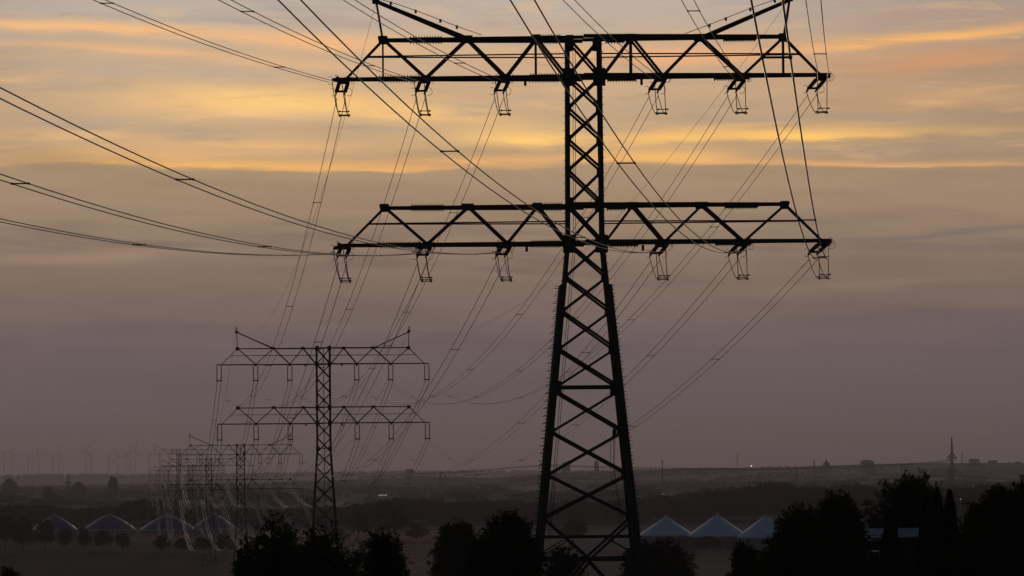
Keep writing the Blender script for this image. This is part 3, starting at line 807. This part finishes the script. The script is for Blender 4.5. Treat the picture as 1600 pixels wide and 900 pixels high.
def spot(px, d):
    x = (px - 800) / F * d; return (x, d, ground(x, d))
def fit(px, ptop, wpx, d):      # foot position, width and height from pixels
    xx, yy = unroll(px, ptop); x = (xx - 800) / F * d; g = ground(x, d)
    return (x, d, g), wpx / F * d, (HORIZON - yy) / F * d - g
near = [
    # px, top, width, d, seed, name, label, material, twigs, leaf
    (432, 811, 104, 108, 11, 'leafy_shrub', 'wide feathery dark shrub below the third pylon, left of its rounder neighbour', LEAF, 1500, .055),
    (506, 823, 92, 112, 17, 'leafy_shrub', 'middle dark shrub in front of the second pylon\'s foot', LEAF, 1000, .055),
    (596, 833, 94, 110, 12, 'leafy_shrub', 'rounder dark shrub standing at right end of the left shrub group', LEAF, 1200, .055),
    (394, 846, 74, 104, 18, 'leafy_shrub', 'low ragged dark shrub at the left end of the shrub group', LEAF, 800, .055),
    (470, 858, 120, 104, 35, 'leafy_shrub', 'low black shrub filling the front of the left shrub group', LEAF, 900, .055),
    (560, 862, 110, 105, 36, 'leafy_shrub', 'low black shrub between the middle and the rounder shrub', LEAF, 800, .055),
    (792, 806, 110, 135, 13, 'broadleaf_tree', 'black bushy tree just left of the nearest pylon\'s left leg', LEAF, 1700, .07),
    (760, 838, 70, 128, 19, 'leafy_shrub', 'low black shrub at the foot of the bushy tree beside the pylon', LEAF, 700, .06),
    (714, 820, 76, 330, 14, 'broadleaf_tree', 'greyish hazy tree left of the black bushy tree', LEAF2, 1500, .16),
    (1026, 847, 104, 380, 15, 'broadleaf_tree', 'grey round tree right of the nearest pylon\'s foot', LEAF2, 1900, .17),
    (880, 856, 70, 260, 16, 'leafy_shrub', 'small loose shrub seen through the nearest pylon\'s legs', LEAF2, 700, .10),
    (1240, 797, 112, 150, 21, 'broadleaf_tree', 'broad black tree overlapping the rightmost pale tank roof', LEAF, 2100, .075),
    (1308, 776, 96, 155, 22, 'broadleaf_tree', 'tall ragged black tree left of the low house roof', LEAF, 1900, .085),
    (1262, 806, 120, 145, 23, 'broadleaf_tree', 'spreading black tree filling the gap between two ragged trees', LEAF, 1500, .075),
    (1166, 851, 60, 140, 24, 'leafy_shrub', 'small rounded black shrub below the pale tank roofs', LEAF, 900, .06),
    (1418, 747, 130, 172, 25, 'broadleaf_tree', 'tallest black tree with pointed leafy top behind the house roof', LEAF, 2200, .085),
    (1556, 766, 100, 140, 26, 'broadleaf_tree', 'big black tree right of the two conifer columns', LEAF, 1900, .08),
    (1600, 752, 90, 150, 27, 'broadleaf_tree', 'dark spiky tree cut by the right edge of the view', LEAF, 1500, .075),
    (1524, 792, 66, 130, 28, 'leafy_shrub', 'dark shrub against the right conifer column', LEAF, 900, .065),
    (1330, 838, 90, 120, 29, 'leafy_shrub', 'black shrub in front of the house\'s left wall', LEAF, 900, .055),
    (1225, 862, 150, 112, 30, 'leafy_shrub', 'low black shrub along the bottom edge under the broad tree', LEAF, 1000, .055),
    (1380, 866, 120, 112, 31, 'leafy_shrub', 'low black shrub along the bottom edge under the house', LEAF, 1000, .055),
    (1480, 866, 120, 112, 32, 'leafy_shrub', 'low black shrub along the bottom edge under the conifers', LEAF, 1000, .055),
    (1570, 850, 130, 112, 33, 'leafy_shrub', 'low black shrub in the bottom right corner', LEAF, 1000, .055),
    (18, 888, 60, 150, 34, 'leafy_shrub', 'tip of a black shrub in the bottom left corner', LEAF, 500, .06)]
for px, top, wpx, d, seed, nm, lab, lm, tw, leaf in near:
    pos, w, h = fit(px, top, wpx, d)
    tree(nm, seed, pos, w, h, h * .12 if nm == 'leafy_shrub' else h * .2, lab, 'shrub' if nm == 'leafy_shrub' else 'tree', lm, leaf * .92, 38, int(tw * (1.15 if px < 650 else 1.5)), 14,
         squash=max(1., h / w * .8), twig_len=.30 if nm == 'leafy_shrub' else .21)
def column_tree(px, top, wpx, d, seed, label):
    pos, w, h = fit(px, top, wpx, d); rng = np.random.default_rng(seed); n = 14000
    o = empty('columnar_conifer', pos)
    z = rng.uniform(.03, 1, n); prof = np.minimum(1, (1 - z) * 3.2) ** .6 * (.75 + .25 * np.minimum(1, z * 4))
    th = rng.uniform(0, 2 * pi, n); lump = 1 + .10 * np.sin(th * 5 + z * 23) + .08 * np.sin(th * 3 - z * 41)
    rr = w * .5 * prof * lump * rng.uniform(.35, 1, n) ** .4
    c = np.stack([rr * np.cos(th), rr * np.sin(th), z * h], 1)
    u = unit(np.stack([np.cos(th) * .35, np.sin(th) * .35, np.ones(n)], 1) + rng.normal(size=(n, 3)) * .25) * (.09 * rng.uniform(.6, 1.3, n))[:, None]
    v = unit(np.cross(u, rng.normal(size=(n, 3)))) * .03
    link_mesh('crown', quads_mesh('crown', c, u, v), CONIF, o)
    m = MB(); m.tube([(0, 0, 0), (0, 0, h * .5), (0, 0, h * .93)], [.12, .08, .02], 7); m.build('trunk', BARK, o)
    tag(o, label, 'conifer', 'columnar conifers by the house')
column_tree(1391, 800, 30, 132, 41, 'shorter black conifer column standing before the house roof')
column_tree(1464, 764, 26, 140, 42, 'narrow black conifer column, left one of the close pair')
column_tree(1484, 767, 27, 138, 43, 'narrow black conifer column, right one of the close pair')
column_tree(1447, 776, 24, 150, 44, 'dark conifer column tucked behind the close pair')

# small trees of the row on the left, far out on the plain
row = [(36, 808, 34, 1560), (70, 813, 32, 1570), (100, 826, 25, 1560), (131, 825, 21, 1545), (161, 829, 27, 1540), (192, 833, 21, 1530),
       (253, 835, 25, 1500), (283, 841, 19, 1490), (318, 839, 25, 1480), (350, 834, 30, 1470), (8, 806, 40, 1600)]
rl = ['largest round tree of the row, near the row\'s left end', 'second large round tree of the row before the leftmost dome', 'dark round tree right of the leftmost dome',
      'smaller round tree before the left edge of the second dome', 'twin topped tree under the middle of the second dome', 'small round tree at the second dome\'s right end',
      'round tree on the stubble field edge, left of the cable bottoms', 'smallest tree of the row between the cables', 'round tree below the fourth pylon',
      'round tree nearest the left shrubs', 'dark tree mass cut by the left edge of the view']
protos = []
for i in range(3):
    me, L, lr = crown('crown', 60 + i, 8., 5.6, 2.9, .32, 20, 620, 6, squash=.75, asp=.6, twig_len=.20)
    protos.append((me, trunk_mesh('trunk', 60 + i, L, 8.4, .26, 8., False)))
for i, ((px, top, wpx, d), lab) in enumerate(zip(row, rl)):
    pos, w, h = fit(px, top, wpx, d); o = empty('field_tree', pos, i * 1.3); me, tr = protos[i % 3]
    a = link_mesh('crown', me, LEAF if not me.materials else None, o); b = link_mesh('trunk', tr, BARK if not tr.materials else None, o)
    o.scale = (w / 8.2, w / 8.2, h / 8.6); tag(o, lab, 'tree', 'trees in a row on the plain')
far_single = [(1105, 838, 40, 1420, 'dim round bush before the wall of the middle right tank'), (606, 786, 62, 1780, 'big dim tree clump right of the second pylon'),
              (650, 818, 34, 1700, 'low dim tree beside the big dim clump'), (895, 812, 40, 1650, 'dim round tree seen between the nearest pylon\'s legs'),
              (560, 800, 40, 1800, 'dim tree left of the big dim clump'), (530, 826, 30, 1650, 'low dim tree beside the second pylon\'s foot'), (1010, 850, 30, 1400, 'low dim bush at the left edge of the right tanks')]
far_single += [(176, 745, 17, 4300, 'faint tall pointed tree left of the pylon cluster'), (75, 760, 20, 3900, 'faint round tree above the leftmost dome'), (122, 753, 22, 4400, 'faint low tree right of the tiny dark pylon'),
    (196, 787, 26, 2350, 'dim round tree above the gap right of the second dome'), (217, 783, 30, 2400, 'dim broad tree above the third dome'), (14, 748, 26, 4600, 'faint flat tree clump at the left edge below the turbines'),
    (480, 778, 26, 2900, 'faint round tree just left of the second pylon'), (735, 772, 22, 3300, 'faint tree left of the low wide armed pylon'), (1012, 768, 20, 3600, 'faint tree between the big pylon and the glinting roofs'),
    (1100, 762, 24, 3700, 'faint tree behind the middle right tank'), (1400, 757, 28, 3300, 'faint tree left of the tallest black tree\'s top'), (1540, 758, 30, 3300, 'faint tree right of the slim spire pylon'), (1430, 752, 20, 3800, 'faint tree beside the slim spire pylon\'s foot')]
for i, (px, top, wpx, d, lab) in enumerate(far_single):
    pos, w, h = fit(px, top, wpx, d); o = empty('field_tree', pos, i * 2.1); me, tr = protos[(i + 1) % 3]
    link_mesh('crown', me, None, o); link_mesh('trunk', tr, None, o)
    o.scale = (w / 8.2, w / 8.2, h / 8.6); tag(o, lab, 'tree', 'single trees on the plain')

# far woods: one mass each
def wood(name, label, d0, depth, prof, spacing, leaf, per_tree, seed, hvar=.25, gap=0, thr=0.):
    rng = np.random.default_rng(seed); cs = []; us = []; vs_ = []
    xs = [p[0] for p in prof]; hs = [p[1] for p in prof]
    X0, Xn = (xs[0] - 800) / F * d0, (xs[-1] - 800) / F * d0
    n = int((Xn - X0) / spacing * max(1, depth / (spacing * 2.2)))
    for _ in range(n):
        x = rng.uniform(X0, Xn); d = d0 + rng.uniform(0, depth); px = x / d0 * F + 800
        top = np.interp(px, xs, hs)
        if top <= 0 or rng.random() > min(1, top / 7): continue
        if gap and noise.noise(Vector((x / gap, d / gap * .45, seed * 1.7))) < thr: continue
        h = top * rng.uniform(1 - hvar, 1 + hvar * .5); w = h * rng.uniform(.55, .85); g = ground(x, d)
        k = per_tree; lob = rng.uniform(-1, 1, size=(6, 3)) * np.array([.28, .28, .24]) * np.array([w, w, h]) + np.array([0, 0, h * .55])
        li = rng.integers(0, 6, k); dd = unit(rng.normal(size=(k, 3)))
        c = lob[li] + dd * (w * .25 * rng.uniform(.2, 1, k) ** .45)[:, None]
        c[:, 2] = np.clip(c[:, 2], .5, h)
        cs.append(c + np.array([x, d, g]))
        u = unit(rng.normal(size=(k, 3))) * (leaf * rng.uniform(.6, 1.4, k))[:, None]
        us.append(u); vs_.append(unit(np.cross(u, rng.normal(size=(k, 3)))) * leaf * .6)
    me = quads_mesh(name, np.concatenate(cs), np.concatenate(us), np.concatenate(vs_))
    return tag(link_mesh(name, me, WOOD if d0 < 3000 else HAZEWOOD), label, 'wood', kind='stuff')
wood('woodland', 'dark belt of woods behind the tanks and pylons', 2200, 260,
     [(380, 0), (420, 8), (520, 11), (600, 15), (650, 14), (700, 12), (780, 13), (860, 12), (930, 13), (1000, 14), (1050, 15), (1110, 18), (1170, 20), (1230, 24), (1270, 22), (1300, 16), (1320, 20), (1370, 22), (1400, 16), (1450, 19), (1560, 20), (1680, 22)], 3.2, .55, 230, 71)
wood('woodland', 'dark belt of woods behind the left domes', 2250, 220, [(-80, 13), (20, 12), (60, 9), (120, 11), (185, 12), (200, 17), (225, 15), (260, 12), (330, 10), (420, 9)], 3.2, .55, 230, 72)
wood('woodland', 'hazy hedgerows and woods across the middle distance', 3300, 500, [(-80, 8), (40, 5), (150, 7), (260, 9), (330, 4), (480, 6), (600, 12), (700, 9), (780, 4), (900, 10), (1000, 3), (1120, 8), (1300, 12), (1420, 14), (1560, 10), (1680, 12)], 7, .85, 120, 73, .35, 90, .06)
wood('woodland', 'faint wooded bands before the distant town', 4800, 700, [(-80, 9), (60, 13), (100, 6), (170, 16), (185, 14), (260, 5), (420, 10), (560, 14), (700, 9), (860, 5), (1000, 4), (1060, 13), (1140, 12), (1180, 5), (1280, 14), (1400, 7), (1500, 12), (1680, 10)], 8, 1.2, 100, 74, .35, 120, .05)
wood('hedgerow', 'broken hedgerows between the nearer fields of the plain', 2700, 450, [(-80, 5), (300, 6), (700, 5), (1000, 6), (1680, 6)], 6, .7, 70, 77, .4, 55, .22)
wood('hedgerow', 'broken hedgerows between the farther fields of the plain', 3950, 700, [(-80, 6), (500, 7), (1000, 6), (1680, 7)], 8, .9, 60, 78, .4, 75, .20)
wood('hedgerow', 'tree dots scattered through the distant town', 5600, 1300, [(-80, 8), (500, 9), (1000, 8), (1400, 9), (1680, 8)], 10, 1.2, 60, 79, .4, 90, .16)
wood('woodland', 'palest wooded ridge lines along the hazy horizon', 7200, 1500, [(-80, 8), (100, 12), (300, 9), (480, 14), (640, 18), (760, 10), (900, 14), (1100, 8), (1170, 3), (1300, 0), (1420, 0), (1580, 0), (1680, 9)], 14, 1.9, 80, 75, .35, 220, .0)
wood('woodland', 'farthest trees drawn along the horizon line', 12500, 2500, [(-80, 12), (300, 9), (560, 14), (900, 10), (1300, 12), (1680, 9)], 40, 3.5, 60, 76)

# ------------------------------------------------------------------ tanks with membrane roofs
def tank(px, apex, eave, base, wpx, d, label, convex, pale=True):
    xx, yb = unroll(px, eave); x = (xx - 800) / F * d; g = ground(x, d)
    r = wpx / 2 / F * d; ze = (HORIZON - yb) / F * d - g; za = (HORIZON - unroll(px, apex)[1]) / F * d - g
    o = empty('storage_tank', (x, d, g))
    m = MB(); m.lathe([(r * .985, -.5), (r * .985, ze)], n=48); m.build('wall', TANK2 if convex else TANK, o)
    m = MB()
    for k in range(28):
        a = 2 * pi * k / 28; m.box((r * cos(a), r * sin(a), ze / 2), (.22, .22, ze * .98))
    m.build('wall_rib', TANK, o)
    m = MB(); prof = []
    for i in range(15):
        u = i / 14; z = ze + .15 + (za - ze) * ((1 - u) if not convex else (1 - u ** 1.6) * .66 + (1 - u) * .34)
        prof.append((max(.02, r * 1.015 * u), z))
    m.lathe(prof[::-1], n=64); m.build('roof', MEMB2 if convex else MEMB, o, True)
    m = MB(); m.lathe([(r * 1.0, ze - .35), (r * 1.04, ze - .35), (r * 1.04, ze + .12), (r * 1.0, ze + .16)], n=64); m.build('rim', RIMW, o)
    m = MB(); m.lathe([(.5, za - .1), (.5, za + .35), (.05, za + .5)], n=12); m.build('roof_cap', RIMW, o)
    tag(o, label, 'storage tank', 'storage tanks with membrane roofs')
tank(1041, 807, 836, 860, 86, 1500, 'pale conical tank roof nearest to the big pylon\'s right leg', False)
tank(1121, 804, 837, 861, 94, 1490, 'pale conical tank roof in the middle of the right three', False)
tank(1196, 806, 839, 862, 90, 1480, 'pale conical tank roof half hidden by the black tree', False)
tank(85, 805, 827, 833, 68, 1900, 'dim blue dome partly behind the row\'s large round trees', True)
tank(171, 804, 827, 833, 80, 1900, 'dim blue dome standing alone and widest of the left four', True)
tank(262, 804, 827, 833, 84, 1990, 'dim blue dome behind the pylon cluster\'s left cables', True)
tank(335, 803, 826, 833, 68, 1940, 'dim blue dome behind the third pylon\'s legs', True)

# ------------------------------------------------------------------ the low house among the right trees
def house():
    d = 162.; p = at(1412, 826, d); g = ground(p.x, d); o = empty('low_house', (p.x, d, g), R(-6))
    H = p.z - g; Wd = 3.2
    def px(v): return (v - 1412) / F * d
    m = MB(); m.box((0, 2.5, H * .44), (2 * 1.62, 4.4, H * .88)); m.build('wall', WALLM, o)
    m = MB(); e, rg = H - .36, H - .08
    P = [(-1.8, -.1, e), (1.0, -.1, e + .04), (1.02, 2.6, rg), (-1.8, 2.6, rg - .03)]
    t = .08
    m.quadbox(P + [(a, b, c + t) for a, b, c in P]); P = [(1.02, 5.2, e), (-1.8, 5.2, e), (-1.8, 2.61, rg - .03), (1.02, 2.61, rg)]
    m.quadbox(P + [(a, b, c + t) for a, b, c in P])
    rf = m.build('roof', ROOFM, o)
    for i in range(8):
        m = MB(); x = -1.7 + i * .38; m.bar((x, -.1, e + .11), (x, 2.6, rg + .07), .04); m.build('seam', ROOFM, rf)
    m = MB(); m.tube([(-1.82, -.17, e + .0), (1.03, -.17, e + .05)], .045, 8); m.build('gutter', WHITEP, o)
    for x in (-1.2, .35):
        m = MB(); m.box((x, .27, H * .5), (.8, .08, .9)); w = m.build('window', FRAMEM, o)
        m = MB(); m.box((x, .22, H * .5), (.68, .03, .78)); m.build('pane', GLASS, w)
    tag(o, 'low house with blue grey metal roof between the conifer columns', 'house')
    # white slab on legs added beside it, standing in for a pale gleam
    q = at(1366, 861, 150.); g2 = ground(q.x, 150.)
    o = empty('gleam_slab', (q.x, 150., g2)); h = q.z - g2
    m = MB(); m.box((0, 0, h), (.62, .9, .04)); m.build('slab_top', WHITEP, o)
    for sx in (-1, 1):
        for sy in (-1, 1): m = MB(); m.bar((sx * .26, sy * .38, 0), (sx * .26, sy * .38, h - .02), .05); m.build('leg', WHITEP, o)
    tag(o, 'white flat topped slab added for the gleam left of the house, under the trees', 'table')
house()

# ------------------------------------------------------------------ the crossing power line far off
def barrel_pylon(name, px, d, top_px, label, base_z=None, arms=((.66, 4.6), (.42, 6.0))):
    p = at(px, top_px, d); g = ground(p.x, d); H = p.z - g; o = empty(name, (p.x, d, g))
    hw = lambda z: .22 + (1 - z / H) * 2.6 if z > H * .3 else .22 + .7 * 2.6 + (H * .3 - z) * .09
    zs = list(np.linspace(H, 0, 14)); th = max(.2, d / 8500.)
    for sx in (-1, 1):
        for sy in (-1, 1):
            m = MB(); m.tube([(sx * hw(z), sy * hw(z), z) for z in zs], th * .8, 4); m.build('leg', FARSTEEL, o)
    m = MB()
    for z0, z1 in zip(zs, zs[1:]):
        for sy in (-1, 1):
            m.bar((-hw(z0), sy * hw(z0), z0), (hw(z1), sy * hw(z1), z1), th); m.bar((hw(z0), sy * hw(z0), z0), (-hw(z1), sy * hw(z1), z1), th)
    m.build('lattice_bracing', FARSTEEL, o)
    for fz, w in arms:
        z = H * fz; m = MB()
        for sx in (-1, 1):
            for sy in (-1, 1): m.bar((sx * w, 0, z), (0, sy * hw(z), z), th * 1.3); m.bar((sx * w, 0, z), (sx * hw(z), sy * hw(z), z + H * .055), th * 1.3)
            m.bar((sx * w * .55, 0, z), (sx * w * .55, 0, z + H * .03), th)
        a = m.build('crossarm', FARSTEEL, o)
        for sx in (-1, 1):
            m = MB()
            for k in (.95, .62): m.bar((sx * w * k, 0, z), (sx * w * k, 0, z - H * .05), th * 1.6)
            m.build('insulator_string', FARSTEEL, a)
    tag(o, label, 'pylon', 'small pylons on the hazy plain'); return o, H, p
barrel_pylon('lattice_pylon', 1487, 4000, 683, 'hazy slim pylon with tall spire rising over the right conifers', )
barrel_pylon('lattice_pylon', 849, 4300, 700, 'hazy slim pylon hidden behind the nearest pylon\'s left leg')
barrel_pylon('lattice_pylon', 107, 5200, 742, 'tiny dark pylon above the leftmost dome')
barrel_pylon('lattice_pylon', 688, 5200, 735, 'tiny hazy pylon halfway between second and nearest pylons')
barrel_pylon('lattice_pylon', 1245, 5400, 729, 'tiny hazy pylon above the woods right of the tanks')
barrel_pylon('lattice_pylon', 800, 2900, 771, 'low wide armed pylon before the woods left of the big pylon', arms=((.88, 8.2), (.62, 5.0)))
def far_line(pts, d0, d1, label, r=.33):
    # pts: pixel points along the cable, distances interpolated
    P = []
    n = len(pts)
    for i, (x, y) in enumerate(pts):
        d = d0 + (d1 - d0) * i / (n - 1); P.append(at(x, y, d))
    out = []
    for i in range(n - 1):
        for k in range(8):
            u = k / 8; a = P[max(0, i - 1)]; b = P[i]; c = P[i + 1]; e = P[min(n - 1, i + 2)]
            out.append(.5 * ((2 * b) + (c - a) * u + (2 * a - 5 * b + 4 * c - e) * u * u + (3 * b - a - 3 * c + e) * u ** 3))
    out.append(P[-1])
    m = MB()
    for o in (-1.2, 0, 1.2): m.tube([q + Vector((0, 0, o * .7)) for q in out], r * .6, 5)
    tag(m.build('cable_bundle', STEEL, None, True), label, 'power cable', 'cables of the crossing line far off')
far_line([(849, 745.5), (930, 749), (1010, 752), (1100, 754.5), (1190, 755), (1290, 752.5), (1390, 748), (1487, 743)], 4300, 4000, 'lower sagging cable bundle crossing from big pylon to the slim spire pylon')
far_line([(849, 727), (930, 729.5), (1010, 731.5), (1100, 733), (1190, 733), (1290, 731), (1390, 727), (1487, 720)], 4300, 4000, 'upper sagging cable bundle crossing from big pylon to the slim spire pylon')
far_line([(1487, 743), (1540, 746.5), (1600, 749.5), (1680, 752)], 4000, 3800, 'lower cable bundle leaving the slim spire pylon towards the right edge')
far_line([(849, 745.5), (761, 758), (660, 766), (560, 772), (450, 777), (340, 779), (232, 777.5), (110, 773), (0, 768.5), (-60, 765)], 4300, 5000, 'long sagging cable bundle left of the nearest pylon across the hazy plain')
far_line([(849, 727), (761, 734), (660, 741), (560, 746)], 4300, 4600, 'upper cable bundle descending left from behind the nearest pylon')

# ------------------------------------------------------------------ far buildings, masts, turbines
def far_building(px, top, wpx, d, name, label, kind='block'):
    p = at(px, top, d); g = ground(p.x, d) - .5; H = p.z - g; w = wpx / F * d; o = empty(name, (p.x, d, g))
    if kind == 'block':
        m = MB(); m.box((0, 0, H * .48), (w, w * .6, H * .96)); m.build('wall', TOWNW, o)
        m = MB(); m.box((-w * .05, 0, H * .98), (w * .6, w * .4, H * .04 + .5)); m.build('roof', TOWNR, o)
        m = MB(); nf = max(3, int(H / 3.2))
        for f_ in range(nf): m.box((0, -w * .3, H * .96 * (f_ + .55) / nf), (w * .9, .2, H / nf * .42))
        m.build('window_bands', TOWNG, o)
    else:
        m = MB(); m.box((0, 0, H * .25), (w, w, H * .5)); m.build('wall', TOWNW, o)
        m = MB(); m.lathe([(w * .46, H * .5), (w * .44, H * .62), (w * .34, H * .74), (w * .16, H * .83), (w * .09, H * .85), (w * .09, H * .93), (.1, H)], n=20); m.build('dome', TOWNR, o)
    tag(o, label, 'building')
far_building(1355, 719, 21, 6500, 'tower_block', 'flat topped tower block on the hazy skyline')
far_building(1291, 717, 14, 6800, 'domed_church', 'domed church silhouette left of the tower block', 'dome')
far_building(1522, 717, 16, 7300, 'hilltop_building', 'low building on top of the hazy hill')
far_building(1413, 725, 17, 6700, 'apartment_block', 'faint block right of the tower block')
far_building(884, 722, 14, 6900, 'apartment_block', 'faint block seen between the nearest pylon\'s legs')
far_building(932, 720, 7, 7000, 'apartment_block', 'thin faint tower seen near the nearest pylon\'s right leg')
far_building(640, 733, 14, 7000, 'apartment_block', 'faint block left of the tiny hazy pylon')
def mast(px, top, base_d, label, r, head=True):
    p = at(px, top, base_d); g = ground(p.x, base_d); H = p.z - g; o = empty('mast', (p.x, base_d, g))
    m = MB(); m.tube([(0, 0, 0), (0, 0, H)], [r * 1.4, r], 8); m.build('shaft', FARSTEEL, o)
    if head: m = MB(); m.tube([(0, 0, H - r * 3), (0, 0, H - r * 2), (0, 0, H)], [r * 1.2, r * 2, r * 1.6], 8); m.build('head', FARSTEEL, o)
    tag(o, label, 'mast')
mast(1035, 719, 4300, 'slim dark pole with a small head just right of the big pylon', .55)
mast(1152, 709, 9500, 'faint thin mast far behind the middle tank', .9, False)
mast(1272, 718, 5600, 'slim chimney left of the domed church', .8, False)
mast(1503, 706, 7200, 'thin mast on the hill beside the slim spire pylon', .7, False)
def turbine_proto(H, Lb):
    o = empty('wind_turbine')
    m = MB(); m.tube([(0, 0, 0), (0, 0, H)], [2.0, 1.1], 8); m.build('tower', WHITEP, o)
    m = MB(); m.box((0, 1.5, H + .5), (3.6, 9, 3.8)); m.build('nacelle', WHITEP, o)
    r = MB()
    for k in range(3):
        a = 2 * pi * k / 3; dx, dz = sin(a), cos(a)
        r.tube([(dx * 1, -4, H + dz * 1), (dx * Lb * .25, -4, H + dz * Lb * .25), (dx * Lb, -4, H + dz * Lb)], [1.1, 1.7, .5], 6)
    ro = r.build('rotor', WHITEP, o); return o, ro
T0, _ro = turbine_proto(80., 40.)
first = True; rng = random.Random(5)
for px, hub in [(6, 708), (19, 711), (60, 709), (44, 716), (84, 717), (92, 709), (134, 706), (142, 709), (170, 714), (184, 712), (197, 712), (203, 710), (211, 704)]:
    d = 19500. + rng.uniform(-900, 900)
    o = T0 if first else copy_tree(T0); first = False
    p = at(px, hub, d); g = ground(p.x, d); s = max(.6, (p.z - g) / 80.)
    o.location = (p.x, d, g); o.scale = (s, s, s)
    for ch in KIDS.get(o.name, []):
        if ch.name.startswith('rotor'):
            a = rng.uniform(0, 2); ch.matrix_local = Matrix.Translation((0, 0, 80.)) @ Matrix.Rotation(a, 4, 'Y') @ Matrix.Translation((0, 0, -80.))
    tag(o, 'faint wind turbine barely showing on the hazy horizon', 'wind turbine', 'wind turbines on the horizon')
# houses of the far town
def house_mesh(name, w, l, h, rh, m1, m2):
    m = MB(); m.box((0, 0, h / 2), (w, l, h)); m.k = 1
    n = len(m.v); m.v += [(-w * .55, -l * .55, h), (w * .55, -l * .55, h), (w * .55, l * .55, h), (-w * .55, l * .55, h), (-w * .5, 0, h + rh), (w * .5, 0, h + rh)]
    for q in ((0, 1, 5, 4), (2, 3, 4, 5), (1, 2, 5), (3, 0, 4), (3, 2, 1, 0)): m.f.append(tuple(n + i for i in q)); m.mi.append(1)
    o = m.build(name, [m1, m2]); return o
hp = house_mesh('town_house', 11, 9, 5.5, 4., TOWNW, TOWNR); first = True
for i in range(260):
    d = 2900 + 4300 * rng.random() ** 1.2; px = rng.uniform(-20, 1620)
    x = (px - 800) / F * d
    o = hp if first else hp.copy()
    if not first: C.objects.link(o)
    first = False
    o.location = (x, d, ground(x, d)); o.rotation_euler = (0, 0, rng.uniform(-.6, .6)); s = rng.uniform(.8, 1.7); o.scale = (s * rng.uniform(1, 1.8), s, s * rng.uniform(.8, 1.1))
    tag(o, 'small hazy house of the distant town', 'house', 'houses of the distant town')
def shed(px, py, d, w, tilt, label):
    p = at(px, py, d); g = ground(p.x, d); o = empty('greenhouse', (p.x, d, g), tilt); H = p.z - g
    m = MB(); m.box((0, 0, H * .45), (w, 8, H * .9)); m.build('wall', TOWNW, o)
    m = MB(); P = [(-w / 2, -4.4, H * .92), (w / 2, -4.4, H * .92), (w / 2, 4.4, H + .6), (-w / 2, 4.4, H + .6)]
    m.quadbox(P + [(a, b, c + .2) for a, b, c in P]); m.build('roof', SHINY, o)
    tag(o, label, 'greenhouse')
shed(598, 774, 3900, 9, 0, 'small bright roof glinting right of the second pylon'); shed(1033, 772, 4000, 4, .6, 'tiny glinting roof just right of the big pylon')
shed(1072, 774, 4000, 5, -.5, 'slanted glinting roof above the first right tank'); shed(1154, 773, 4000, 5, 0, 'glinting roof at the wood\'s edge above the middle right tank')
shed(912, 775, 4000, 4, .4, 'tiny glinting roof seen through the big pylon')
def lamp(px, py, d, label, r):
    p = at(px, py, d); g = ground(p.x, d); o = empty('street_lamp', (p.x, d, g)); H = p.z - g
    m = MB(); m.tube([(0, 0, 0), (0, 0, H - r)], .12, 6); m.build('pole', FARSTEEL, o)
    m = MB(); m.lathe([(.02, H - r), (r * .7, H - r * .7), (r, H), (r * .7, H + r * .7), (.02, H + r)], n=10); m.build('lamp_head', LAMP, o, True)
    tag(o, label, 'street lamp')
lamp(1174, 728, 6000, 'single bright lamp shining on the hazy skyline', .65)
lamp(1500.5, 780, 2000, 'dim lamp in the woods right of the conifer columns', .13)

# ------------------------------------------------------------------ haze
HB = MB(); top = 200.; zb = zmin - 1.
HB.box((0, 11050, (top + zb) / 2), (14800, 28700, top - zb))
hm = bpy.data.materials.new("haze"); hm.use_nodes = True; hn = hm.node_tree; hn.nodes.clear()
pv = hn.nodes.new('ShaderNodeVolumePrincipled'); pv.inputs['Density'].default_value = HAZE
pv.inputs['Color'].default_value = (.89, .865, 1, 1); pv.inputs['Anisotropy'].default_value = .6
ho = hn.nodes.new('ShaderNodeOutputMaterial'); hn.links.new(pv.outputs[0], ho.inputs['Volume'])
hz = HB.build('haze', hm); tag(hz, 'thin dusk haze lying over the whole plain', 'haze', kind='stuff')
